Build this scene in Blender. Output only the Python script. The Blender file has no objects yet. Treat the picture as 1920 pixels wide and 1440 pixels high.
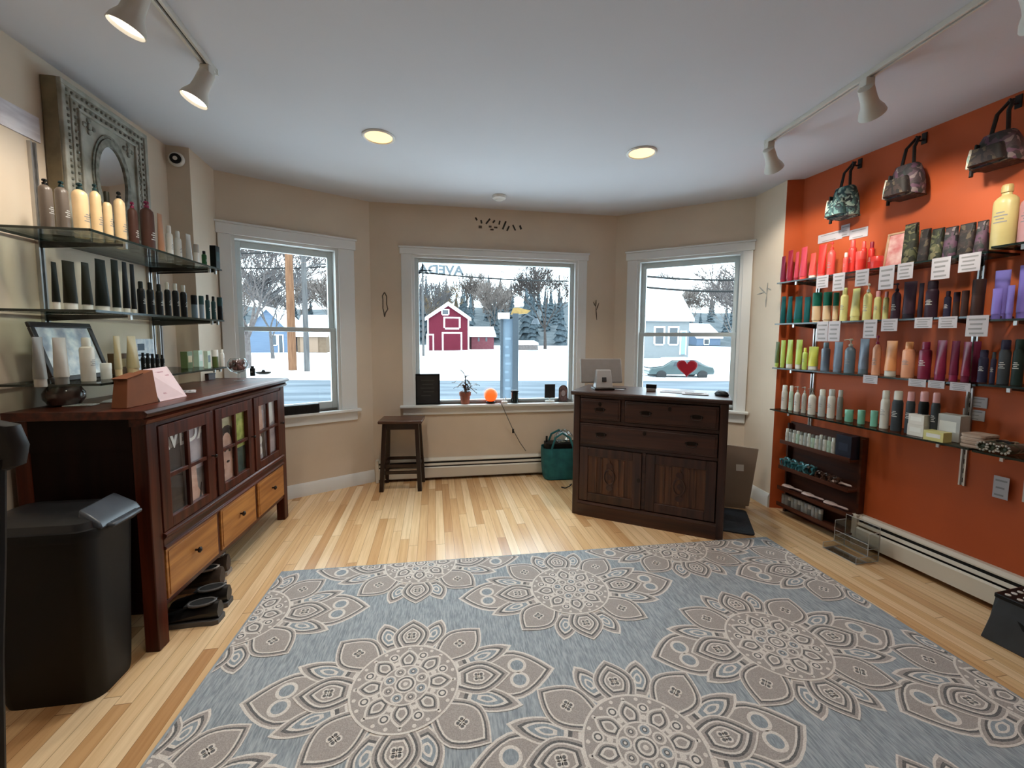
import bpy, math, random
from mathutils import Vector, Matrix, Euler, noise

random.seed(7)
sc = bpy.context.scene
COL = sc.collection
# ------------------------------------------------------------------ camera
FOC, PPX, PPY, HZ, EYE, ROLL = 780.0, 960.0, 696.0, 634.0, 1.32, 0.006
TH = math.atan((PPY - HZ) / FOC)
cam = bpy.data.cameras.new('camera')
cam.sensor_width = 36.0
cam.lens = FOC / 1920 * 36
cam.shift_y = (PPY - 720) / 1920
cam.clip_start = 0.05
cam.clip_end = 600
camo = bpy.data.objects.new('camera', cam)
camo.matrix_world = Matrix.Translation((0, 0, EYE)) @ Matrix.Rotation(math.pi / 2 - TH, 4, 'X') @ Matrix.Rotation(ROLL, 4, 'Z')
COL.objects.link(camo)
sc.camera = camo
# ------------------------------------------------------------------ sky and exposure
w = bpy.data.worlds.new('overcast_sky')
sc.world = w
w.use_nodes = True
wn = w.node_tree.nodes
wl = w.node_tree.links
bg = wn['Background']
tc = wn.new('ShaderNodeTexCoord')
nz = wn.new('ShaderNodeTexNoise')
nz.inputs['Scale'].default_value = 2.5
nz.inputs['Detail'].default_value = 3
rp = wn.new('ShaderNodeValToRGB')
rp.color_ramp.elements[0].position = 0.3
rp.color_ramp.elements[0].color = (0.66, 0.85, 1.0, 1)
rp.color_ramp.elements[1].position = 0.7
rp.color_ramp.elements[1].color = (0.85, 0.95, 1.0, 1)
wl.new(tc.outputs['Generated'], nz.inputs['Vector'])
wl.new(nz.outputs['Fac'], rp.inputs['Fac'])
wl.new(rp.outputs['Color'], bg.inputs['Color'])
bg.inputs['Strength'].default_value = 8.5
sc.view_settings.view_transform = 'Standard'
sc.view_settings.look = 'None'
sc.view_settings.gamma = 1
sc.view_settings.use_curve_mapping = False
sc.view_settings.exposure = 0.0
H = 2.50


# ------------------------------------------------------------------ helpers
def ray(x, y):
    u, v = x - PPX, y - PPY
    u, v = u * math.cos(ROLL) + v * math.sin(ROLL), v * math.cos(ROLL) - u * math.sin(ROLL)
    a, b = u / FOC, -v / FOC
    return Vector((a, math.cos(TH) + b * math.sin(TH), -math.sin(TH) + b * math.cos(TH)))


def atz(x, y, z):
    d = ray(x, y)
    t = (z - EYE) / d.z
    return Vector((0, 0, EYE)) + d * t


def aty(x, y, yy):
    d = ray(x, y)
    return Vector((0, 0, EYE)) + d * (yy / d.y)


def aproj(p):
    d = Vector(p) - Vector((0, 0, EYE))
    dep = d.y * math.cos(TH) - d.z * math.sin(TH)
    up = d.y * math.sin(TH) + d.z * math.cos(TH)
    u, v = FOC * d.x / max(dep, .05), -FOC * up / max(dep, .05)
    return PPX + u * math.cos(ROLL) - v * math.sin(ROLL), PPY + v * math.cos(ROLL) + u * math.sin(ROLL)


class Frame:
    """vertical plane p->q (left to right seen from the room); local x along it, y away from the room"""
    def __init__(s, p, q):
        s.p = Vector(p).to_2d()
        s.q = Vector(q).to_2d()
        s.u = (s.q - s.p).normalized()
        s.len = (s.q - s.p).length
        s.out = Vector((-s.u.y, s.u.x))
        s.rz = math.atan2(s.u.y, s.u.x)

    def pt(s, a, z, o=0.0):
        v = s.p + s.u * a - s.out * o
        return Vector((v.x, v.y, z))

    def px(s, x, y, o=0.0):
        d = ray(x, y)
        p = s.p - s.out * o
        t = p.dot(s.out) / d.to_2d().dot(s.out)
        h = Vector((0, 0, EYE)) + d * t
        return (h.to_2d() - p).dot(s.u), h.z

    def off(s, o):
        return Frame(s.p - s.out * o, s.q - s.out * o)


class MB:
    def __init__(s):
        s.v, s.f, s.m = [], [], []
        s.T = Matrix.Identity(4)

    def add(s, vs, fs, mi=0):
        b = len(s.v)
        s.v += [tuple(s.T @ Vector(v)) for v in vs]
        s.f += [tuple(b + i for i in f) for f in fs]
        s.m += [mi] * len(fs)
        return s

    def box(s, x0, x1, y0, y1, z0, z1, mi=0):
        vs = [(x, y, z) for z in (z0, z1) for y in (y0, y1) for x in (x0, x1)]
        return s.add(vs, [(0, 2, 3, 1), (4, 5, 7, 6), (0, 1, 5, 4), (2, 6, 7, 3), (0, 4, 6, 2), (1, 3, 7, 5)], mi)

    def rings(s, rs, mi=0, cap0=True, cap1=True, closed=False):
        n = len(rs[0])
        vs = [p for r in rs for p in r]
        fs = []
        k = len(rs)
        for i in range(k if closed else k - 1):
            a, b = i * n, ((i + 1) % k) * n
            for j in range(n):
                j2 = (j + 1) % n
                fs.append((a + j, a + j2, b + j2, b + j))
        if not closed:
            if cap0: fs.append(tuple(range(n - 1, -1, -1)))
            if cap1: fs.append(tuple(range((k - 1) * n, k * n)))
        return s.add(vs, fs, mi)

    def lathe(s, prof, n=18, c=(0, 0, 0), sx=1, sy=1, mi=0, caps=True):
        rs = [[(c[0] + max(r, 1e-4) * sx * math.cos(2 * math.pi * j / n), c[1] + max(r, 1e-4) * sy * math.sin(2 * math.pi * j / n), c[2] + z)
               for j in range(n)] for r, z in prof]
        return s.rings(rs, mi, caps, caps)

    def tube(s, pts, r, n=8, mi=0, closed=False):
        pts = [Vector(p) for p in pts]
        k = len(pts)
        rr = r if isinstance(r, (list, tuple)) else [r] * k
        rs = []
        prev = None
        for i in range(k):
            if closed:
                t = (pts[(i + 1) % k] - pts[i - 1]).normalized()
            else:
                t = (pts[min(i + 1, k - 1)] - pts[max(i - 1, 0)]).normalized()
            if prev is None:
                a = Vector((0, 0, 1)) if abs(t.z) < .9 else Vector((1, 0, 0))
                nrm = t.cross(a).normalized()
            else:
                nrm = (prev - t * prev.dot(t)).normalized()
            prev = nrm
            bn = t.cross(nrm)
            rs.append([tuple(pts[i] + (nrm * math.cos(2 * math.pi * j / n) + bn * math.sin(2 * math.pi * j / n)) * rr[i]) for j in range(n)])
        return s.rings(rs, mi, True, True, closed)

    def prism(s, poly, z0, z1, mi=0):
        n = len(poly)
        vs = [(p[0], p[1], z0) for p in poly] + [(p[0], p[1], z1) for p in poly]
        fs = [tuple(range(n - 1, -1, -1)), tuple(range(n, 2 * n))] + [(i, (i + 1) % n, n + (i + 1) % n, n + i) for i in range(n)]
        return s.add(vs, fs, mi)

    def extr(s, poly, x0, x1, mi=0):
        """profile of (y,z) extruded along x"""
        n = len(poly)
        vs = [(x0, p[0], p[1]) for p in poly] + [(x1, p[0], p[1]) for p in poly]
        fs = [tuple(range(n)), tuple(range(2 * n - 1, n - 1, -1))] + [(i, n + i, n + (i + 1) % n, (i + 1) % n) for i in range(n)]
        return s.add(vs, fs, mi)

    def plate(s, poly, y0, y1, mi=0):
        """outline of (x,z) extruded along y"""
        n = len(poly)
        vs = [(p[0], y0, p[1]) for p in poly] + [(p[0], y1, p[1]) for p in poly]
        fs = [tuple(range(n)), tuple(range(2 * n - 1, n - 1, -1))] + [(i, n + i, n + (i + 1) % n, (i + 1) % n) for i in range(n)]
        return s.add(vs, fs, mi)

    def sphere(s, c, r, mi=0, n=14, k=9, sx=1, sy=1, sz=1):
        prof = [(r * math.sin(math.pi * i / k), r * sz * -math.cos(math.pi * i / k)) for i in range(k + 1)]
        return s.lathe(prof, n, c, sx, sy, mi)

    def build(s, name, mats, parent=None, loc=None, rz=0.0, smooth=True, bevel=0.0):
        me = bpy.data.meshes.new(name)
        me.from_pydata(s.v, [], s.f)
        mats = mats if isinstance(mats, (list, tuple)) else [mats]
        for m in mats: me.materials.append(m)
        if len(mats) > 1: me.polygons.foreach_set('material_index', s.m)
        me.update()
        if smooth and len(me.polygons):
            me.shade_smooth()
            me.set_sharp_from_angle(angle=math.radians(35))
        o = bpy.data.objects.new(name, me)
        COL.objects.link(o)
        if parent: o.parent = parent
        if loc is not None: o.location = loc
        if rz: o.rotation_euler.z = rz
        if bevel:
            b = o.modifiers.new('edge_bevel', 'BEVEL')
            b.width = bevel
            b.segments = 2
            b.limit_method = 'ANGLE'
        return o


def tag(o, label=None, cat=None, group=None, kind=None):
    if label: o['label'] = label
    if cat: o['category'] = cat
    if group: o['group'] = group
    if kind: o['kind'] = kind
    return o


def thing(name, label, cat, loc, rz=0.0, group=None, kind=None):
    o = bpy.data.objects.new(name, None)
    o.empty_display_size = .05
    COL.objects.link(o)
    o.location = loc
    o.rotation_euler.z = rz
    return tag(o, label, cat, group, kind)


def struct(name):
    o = bpy.data.objects.new(name, None)
    COL.objects.link(o)
    o['kind'] = 'structure'
    return o


def lin(c):
    return tuple(((x / 255) / 12.92 if x / 255 <= .04045 else ((x / 255 + .055) / 1.055) ** 2.4) for x in c)


MATS = {}


def mat(name, rgb, rough=.5, metal=0.0, var=0.0, scale=20.0, bump=0.0, stretch=(1, 1, 1), coat=0.0, emit=None, es=0.0, spec=.5, rgb2=None):
    if name in MATS: return MATS[name]
    m = bpy.data.materials.new(name)
    m.use_nodes = True
    nt = m.node_tree
    b = nt.nodes['Principled BSDF']
    c = lin(rgb)
    b.inputs['Base Color'].default_value = (*c, 1)
    b.inputs['Roughness'].default_value = rough
    b.inputs['Metallic'].default_value = metal
    b.inputs['Specular IOR Level'].default_value = spec
    if coat: b.inputs['Coat Weight'].default_value = coat
    if emit:
        b.inputs['Emission Color'].default_value = (*lin(emit), 1)
        b.inputs['Emission Strength'].default_value = es
    if var or bump or rgb2:
        t = nt.nodes.new('ShaderNodeTexCoord')
        mp = nt.nodes.new('ShaderNodeMapping')
        mp.inputs['Scale'].default_value = stretch
        n = nt.nodes.new('ShaderNodeTexNoise')
        n.inputs['Scale'].default_value = scale
        n.inputs['Detail'].default_value = 4
        nt.links.new(t.outputs['Object'], mp.inputs['Vector'])
        nt.links.new(mp.outputs['Vector'], n.inputs['Vector'])
        if var or rgb2:
            r = nt.nodes.new('ShaderNodeValToRGB')
            c2 = lin(rgb2) if rgb2 else tuple(min(1, x * (1 + var)) for x in c)
            c1 = c if rgb2 else tuple(x * (1 - var) for x in c)
            r.color_ramp.elements[0].position = .35
            r.color_ramp.elements[1].position = .65
            r.color_ramp.elements[0].color = (*c1, 1)
            r.color_ramp.elements[1].color = (*c2, 1)
            nt.links.new(n.outputs['Fac'], r.inputs['Fac'])
            nt.links.new(r.outputs['Color'], b.inputs['Base Color'])
        if bump:
            bm = nt.nodes.new('ShaderNodeBump')
            bm.inputs['Strength'].default_value = bump
            bm.inputs['Distance'].default_value = .01
            nt.links.new(n.outputs['Fac'], bm.inputs['Height'])
            nt.links.new(bm.outputs['Normal'], b.inputs['Normal'])
    MATS[name] = m
    return m


def thin_glass(name, tint=(1, 1, 1), refl=.06, rough=0.0, k=.8):
    if name in MATS: return MATS[name]
    m = bpy.data.materials.new(name)
    m.use_nodes = True
    nt = m.node_tree
    nt.nodes.clear()
    o = nt.nodes.new('ShaderNodeOutputMaterial')
    mx = nt.nodes.new('ShaderNodeMixShader')
    t = nt.nodes.new('ShaderNodeBsdfTransparent')
    g = nt.nodes.new('ShaderNodeBsdfGlossy')
    lw = nt.nodes.new('ShaderNodeLayerWeight')
    lw.inputs['Blend'].default_value = .12
    mul = nt.nodes.new('ShaderNodeMath')
    mul.operation = 'MULTIPLY_ADD'
    mul.inputs[1].default_value = k
    mul.inputs[2].default_value = refl * .5
    t.inputs['Color'].default_value = (*tint, 1)
    g.inputs['Roughness'].default_value = rough
    nt.links.new(lw.outputs['Fresnel'], mul.inputs[0])
    nt.links.new(mul.outputs[0], mx.inputs['Fac'])
    nt.links.new(t.outputs[0], mx.inputs[1])
    nt.links.new(g.outputs[0], mx.inputs[2])
    nt.links.new(mx.outputs[0], o.inputs['Surface'])
    MATS[name] = m
    return m


def wood(name, dark, light, rough=.4, axis='X', scale=6.0, coat=0.0, spec=.4):
    """streaky grain running along the given object axis"""
    if name in MATS: return MATS[name]
    st = {'X': (.06, 1, 1), 'Y': (1, .06, 1), 'Z': (1, 1, .06)}[axis]
    m = mat(name, dark, rough, 0, rgb2=light, scale=scale * 6, stretch=st, bump=.05, coat=coat, spec=spec)
    return m


def text_mesh(txt, size, bold=0.0):
    cu = bpy.data.curves.new('lettering', 'FONT')
    cu.body = txt
    cu.size = size
    cu.align_x = 'CENTER'
    cu.align_y = 'CENTER'
    cu.resolution_u = 3
    cu.offset = bold
    o = bpy.data.objects.new('lettering', cu)
    me = o.to_mesh()
    vs = [tuple(v.co) for v in me.vertices]
    fs = [tuple(p.vertices) for p in me.polygons]
    o.to_mesh_clear()
    bpy.data.objects.remove(o)
    bpy.data.curves.remove(cu)
    return vs, fs


ORD = ('first second third fourth fifth sixth seventh eighth ninth tenth eleventh twelfth thirteenth fourteenth fifteenth sixteenth '
       'seventeenth eighteenth nineteenth twentieth twenty-first twenty-second twenty-third twenty-fourth twenty-fifth twenty-sixth '
       'twenty-seventh twenty-eighth twenty-ninth thirtieth').split()

# ------------------------------------------------------------------ materials of the setting
M_wall = mat('beige_wall_paint', (214, 198, 177), .85, var=.03, scale=3, bump=.02)
M_orange = mat('burnt_orange_paint', (178, 78, 30), .6, var=.06, scale=2.5)
M_ceil = mat('white_ceiling_paint', (204, 203, 206), .9, var=.01, scale=2)
M_trim = mat('white_trim_paint', (226, 228, 226), .45, var=.01, scale=5)
M_sash = mat('grey_white_sash', (196, 204, 204), .5, var=.02, scale=5)
M_pane = thin_glass('window_glass', (.97, 1, 1), .03)
M_heat = mat('heater_enamel', (214, 208, 194), .4, var=.02, scale=6)
M_black = mat('black_plastic', (9, 9, 10), .5, var=.1, scale=30, spec=.3)
M_dark = mat('dark_void', (10, 9, 8), .9, var=.05)
M_white = mat('white_plastic', (225, 222, 215), .4, var=.02)
M_chrome = mat('brushed_metal', (190, 188, 186), .3, metal=.9, var=.03)


def floor_material():
    m = bpy.data.materials.new('strip_hardwood')
    m.use_nodes = True
    nt = m.node_tree
    N, L = nt.nodes, nt.links
    b = N['Principled BSDF']

    def math_(op, a, v=None, v2=None):
        n = N.new('ShaderNodeMath')
        n.operation = op
        if hasattr(a, 'is_linked'): L.new(a, n.inputs[0])
        else: n.inputs[0].default_value = a
        if v is not None:
            if hasattr(v, 'is_linked'): L.new(v, n.inputs[1])
            else: n.inputs[1].default_value = v
        if v2 is not None: n.inputs[2].default_value = v2
        return n.outputs[0]
    t = N.new('ShaderNodeTexCoord')
    sp = N.new('ShaderNodeSeparateXYZ')
    L.new(t.outputs['Object'], sp.inputs[0])
    W, LEN = .057, .95
    xs = math_('DIVIDE', sp.outputs['X'], W)
    row = math_('FLOOR', xs)
    wn1 = N.new('ShaderNodeTexWhiteNoise')
    wn1.noise_dimensions = '1D'
    L.new(row, wn1.inputs['W'])
    ys = math_('DIVIDE', sp.outputs['Y'], LEN)
    ys2 = math_('ADD', ys, math_('MULTIPLY', wn1.outputs['Value'], 7.3))
    seg = math_('FLOOR', ys2)
    cb = N.new('ShaderNodeCombineXYZ')
    L.new(row, cb.inputs[0])
    L.new(seg, cb.inputs[1])
    wn2 = N.new('ShaderNodeTexWhiteNoise')
    wn2.noise_dimensions = '3D'
    L.new(cb.outputs[0], wn2.inputs['Vector'])
    ramp = N.new('ShaderNodeValToRGB')
    e = ramp.color_ramp.elements
    e[0].position, e[0].color = 0, (*lin((196, 148, 100)), 1)
    e[1].position, e[1].color = 1, (*lin((244, 214, 172)), 1)
    x = e.new(.18)
    x.color = (*lin((216, 172, 122)), 1)
    x = e.new(.55)
    x.color = (*lin((234, 196, 148)), 1)
    L.new(wn2.outputs['Value'], ramp.inputs['Fac'])
    # grain
    mp = N.new('ShaderNodeMapping')
    mp.inputs['Scale'].default_value = (60, 2.5, 1)
    L.new(t.outputs['Object'], mp.inputs['Vector'])
    off = N.new('ShaderNodeVectorMath')
    off.operation = 'ADD'
    L.new(mp.outputs[0], off.inputs[0])
    L.new(wn2.outputs['Color'], off.inputs[1])
    ns = N.new('ShaderNodeTexNoise')
    ns.inputs['Scale'].default_value = 1.0
    ns.inputs['Detail'].default_value = 5
    ns.inputs['Roughness'].default_value = .6
    L.new(off.outputs[0], ns.inputs['Vector'])
    g = N.new('ShaderNodeValToRGB')
    g.color_ramp.elements[0].position, g.color_ramp.elements[0].color = .3, (.78, .72, .66, 1)
    g.color_ramp.elements[1].position, g.color_ramp.elements[1].color = .62, (1, 1, 1, 1)
    L.new(ns.outputs['Fac'], g.inputs['Fac'])
    mx = N.new('ShaderNodeMix')
    mx.data_type = 'RGBA'
    mx.blend_type = 'MULTIPLY'
    mx.inputs['Factor'].default_value = .8
    L.new(ramp.outputs['Color'], mx.inputs['A'])
    L.new(g.outputs['Color'], mx.inputs['B'])
    # seams
    fx = math_('FRACT', xs)
    fy = math_('FRACT', ys2)
    dx = math_('MINIMUM', fx, math_('SUBTRACT', 1.0, fx))
    dy = math_('MINIMUM', fy, math_('SUBTRACT', 1.0, fy))
    s1 = math_('LESS_THAN', dx, .02)
    s2 = math_('LESS_THAN', dy, .0018)
    s = math_('MAXIMUM', s1, s2)
    mx2 = N.new('ShaderNodeMix')
    mx2.data_type = 'RGBA'
    L.new(math_('MULTIPLY', s, .55), mx2.inputs['Factor'])
    L.new(mx.outputs['Result'], mx2.inputs['A'])
    mx2.inputs['B'].default_value = (*lin((96, 58, 30)), 1)
    L.new(mx2.outputs['Result'], b.inputs['Base Color'])
    b.inputs['Roughness'].default_value = .32
    rr = N.new('ShaderNodeMapRange')
    rr.inputs['To Min'].default_value = .17
    rr.inputs['To Max'].default_value = .30
    L.new(ns.outputs['Fac'], rr.inputs['Value'])
    L.new(rr.outputs[0], b.inputs['Roughness'])
    bp = N.new('ShaderNodeBump')
    bp.inputs['Strength'].default_value = .15
    bp.inputs['Distance'].default_value = .003
    L.new(math_('SUBTRACT', 1.0, s), bp.inputs['Height'])
    L.new(bp.outputs['Normal'], b.inputs['Normal'])
    return m


# ------------------------------------------------------------------ room plan
ROOM_A = math.radians(10.6)          # the room is turned a little against the camera
P_pl = (-2.155, 2.675)               # left wall meets the pier
P_pi = (-2.04, 2.716)
P_lc = (-2.13, 3.057)
P_bl = (-1.26, 3.735)
P_br = (1.003, 4.118)
P_rc = (2.008, 3.54)
P_re = (2.036, 3.19)
P_rr = (2.146, 3.165)
P_ln = (-2.155 + .17 * 5.4, 2.675 - 5.4)
P_rn = (2.146 + .235 * 6.0, 3.165 - 6.0)
WL = Frame(P_ln, P_pl)
WR = Frame(P_rr, P_rn)
LB = Frame(P_lc, P_bl)
BK = Frame(P_bl, P_br)
RB = Frame(P_br, P_rc)
SL0 = (Vector(P_pl) - Vector(P_ln)).length     # s of the pier end of the left wall


def wall(name, fr, holes, e0, e1, th=.14, m=None):
    """wall with rectangular openings (s0,s1,z0,z1), built outwards from its room face"""
    mb = MB()
    xs = sorted({-e0, fr.len + e1} | {h[0] for h in holes} | {h[1] for h in holes})
    for a, b in zip(xs, xs[1:]):
        hs = [h for h in holes if h[0] <= a + 1e-6 and h[1] >= b - 1e-6]
        if not hs: mb.box(a, b, 0, th, -.1, H + .1)
        else:
            mb.box(a, b, 0, th, -.1, hs[0][2])
            mb.box(a, b, 0, th, hs[0][3], H + .1)
    o = mb.build(name, m or M_wall, loc=fr.pt(0, 0), rz=fr.rz, smooth=False)
    o['kind'] = 'structure'
    return o


OP1 = (.085, .832, .695, 2.062)
OP2 = (.36, 1.91, .70, 2.062)
OP3 = (.212, 1.088, .705, 2.062)
wall('wall_left', WL, [], .2, 0)
wall('wall_left_bay', LB, [OP1], 0, .12)
wall('wall_back', BK, [OP2], .12, .12)
wall('wall_right_bay', RB, [OP3], .12, 0)
wall('wall_right', WR, [], 0, .2, m=M_orange)
mb = MB().prism([P_pl, P_pi, P_lc, (P_lc[0] - .16, P_lc[1] + .12), (P_pl[0] - .2, P_pl[1] + .05)], -.1, H + .1)
mb.build('wall_left_pier', M_wall, smooth=False)['kind'] = 'structure'
mb = MB().prism([P_re, P_rc, (P_rc[0] + .3, P_rc[1] + .1), (P_rc[0] + .34, P_rr[1] + .01), P_rr], -.1, H + .1)
mb.m = [0, 0, 0, 0, 0, 0, 1]
o = mb.build('wall_right_pier', [M_wall, M_orange], smooth=False)
o['kind'] = 'structure'
RW = Frame(P_rn, P_ln)
wall('wall_rear', RW, [], .2, .2)
plan = [(P_ln[0] - .3, P_ln[1] - .3), (P_rn[0] + .3, P_rn[1] - .3), (P_rr[0] + .45, P_rr[1]), (P_rc[0] + .3, P_rc[1] + .15), (P_br[0] + .12, P_br[1] + .13),
        (P_bl[0] - .08, P_bl[1] + .13), (P_lc[0] - .2, P_lc[1] + .1), (P_pl[0] - .25, P_pl[1])]
MB().prism(plan, H, H + .12).build('ceiling', M_ceil, smooth=False)['kind'] = 'structure'
ca, sa = math.cos(-ROOM_A), math.sin(-ROOM_A)
fplan = [(p[0] * ca - p[1] * sa, p[0] * sa + p[1] * ca) for p in plan]
MB().prism(fplan, -.12, 0).build('floor', floor_material(), rz=ROOM_A, smooth=False)['kind'] = 'structure'


def base(name, fr, s0, s1, h=.11, t=.016):
    mb = MB().extr([(-t, 0), (-t, h - .02), (-t * .6, h - .008), (-t * .4, h), (0, h), (0, 0)], s0, s1)
    mb.build(name, M_trim, loc=fr.pt(0, 0), rz=fr.rz)['kind'] = 'structure'


base('baseboard_left_bay', LB, 0, LB.len)
base('baseboard_right_bay', RB, 0, RB.len)
PR = Frame(P_rc, P_re)
base('baseboard_right_pier', PR, 0, PR.len)
PLF = Frame(P_pi, P_lc)
base('baseboard_left_pier', PLF, 0, PLF.len)
base('baseboard_left', WL, 0, SL0)


def window(name, fr, op, cas, head, stool, apron, meet=None):
    """cas=(outer s0, outer s1); head=top of head casing"""
    w_ = struct(name)
    w_.location = fr.pt(0, 0)
    w_.rotation_euler.z = fr.rz
    a, b, z0, z1 = op
    c0, c1 = cas
    t = .018
    mb = MB()
    mb.box(c0, a, -t, 0, z0, z1)
    mb.box(b, c1, -t, 0, z0, z1)
    mb.build('casing', M_trim, w_, bevel=.003)
    MB().box(c0 - .012, c1 + .012, -t - .008, 0, z1, head - .015).box(c0 - .02, c1 + .02, -t - .018, 0, head - .015, head).build('head_casing', M_trim, w_, bevel=.003)
    MB().box(c0 - .025, c1 + .025, -.055, .06, z0 - .022, z0).build('stool', M_trim, w_, bevel=.004)
    MB().box(c0, c1, -t, 0, apron, z0 - .022).build('apron', M_trim, w_, bevel=.003)
    j = .022
    MB().box(a, a + j, 0, .14, z0, z1).box(b - j, b, 0, .14, z0, z1).box(a + j, b - j, 0, .14, z1 - j, z1).box(a + j, b - j, .06, .16, z0 - .01, z0 + .012).build('jamb_liner', M_trim, w_)
    a2, b2, y0, y1 = a + j, b - j, z0 + .012, z1 - j
    if meet is None:
        f = .035
        mb = MB().box(a2, a2 + f, .05, .10, y0, y1).box(b2 - f, b2, .05, .10, y0, y1).box(a2 + f, b2 - f, .05, .10, y1 - f, y1).box(a2 + f, b2 - f, .05, .10, y0, y0 + .02)
        mb.build('frame', M_sash, w_, bevel=.004)
        MB().box(a2 + f, b2 - f, .074, .078, y0 + .02, y1 - f).build('glass_pane', M_pane, w_, smooth=False)
    else:
        f = .042
        for nm, q0, q1, d in (('upper_sash', meet - .018, y1, .085), ('lower_sash', y0, meet + .018, .048)):
            sm = MB().box(a2, a2 + f, d, d + .034, q0, q1).box(b2 - f, b2, d, d + .034, q0, q1)
            sm.box(a2 + f, b2 - f, d, d + .034, q1 - (.036 if nm[0] == 'l' else .05), q1)
            sm.box(a2 + f, b2 - f, d, d + .034, q0, q0 + (.036 if nm[0] == 'u' else .06))
            so = sm.build(nm, M_sash, w_, bevel=.003)
            MB().box(a2 + f, b2 - f, d + .015, d + .019, q0 + .03, q1 - .03).build('glass_pane', M_pane, so, smooth=False)
    return w_


window('window_1', LB, OP1, (.004, .962), 2.152, 0, .595, 1.38)
window('window_2', BK, OP2, (.268, 2.0), 2.13, 0, .61)
window('window_3', RB, OP3, (.118, 1.159), 2.145, 0, .60, 1.362)


w2o = bpy.data.objects['window_2']
vs, fs = text_mesh('AVEDA', .115, .005)
sa_, za_ = BK.px(827, 507, -.085)
mb = MB()
mb.T = Matrix.Translation((sa_, .0815, za_)) @ Matrix.Rotation(math.pi / 2, 4, 'X') @ Matrix.Diagonal((-1.12, 1, 1, 1))
mb.add(vs, fs)
mb.build('window_lettering', thin_glass('frosted_window_vinyl', (.060, .068, .074), 0.0, k=.05), w2o, smooth=False)


# ------------------------------------------------------------------ baseboard heaters
def heater(name, label, fr, s0, s1, h=.19, d=.065):
    o = thing(name, label, 'heater', fr.pt(s0, 0), fr.rz)
    L_ = s1 - s0
    MB().box(0, L_, -.006, 0, .02, h).build('back_plate', M_heat, o)
    MB().extr([(-.006, h), (-.03, h), (-d * .72, h - .016), (-d * .72, h - .024), (-.03, h - .012), (-.006, h - .012)], .03, L_ - .03).build('top_hood', M_heat, o)
    MB().extr([(-d, .03), (-d, h - .082), (-d + .010, h - .072), (-d + .014, h - .074), (-d + .004, h - .086), (-d + .004, .03)], .03, L_ - .03).build('front_panel', M_heat, o)
    MB().extr([(-d * .86, h - .058), (-d * .76, h - .040), (-d * .74, h - .043), (-d * .84, h - .061)], .03, L_ - .03).build('damper_blade', M_heat, o)
    MB().box(.03, L_ - .03, -d * .66, -.008, .05, h - .028).build('fin_element', M_dark, o)
    for a in (0, L_ - .03):
        MB().box(a, a + .03, -d - .003, 0, .0, h + .003).build('end_cap', M_heat, o, bevel=.004)
    return o


heater('baseboard_heater', 'cream baseboard heater along the wall under the middle window', BK, .02, 2.2, .20)
heater('baseboard_heater', 'long cream baseboard heater at the foot of the orange wall', WR, .55, 3.4, .20)


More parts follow.
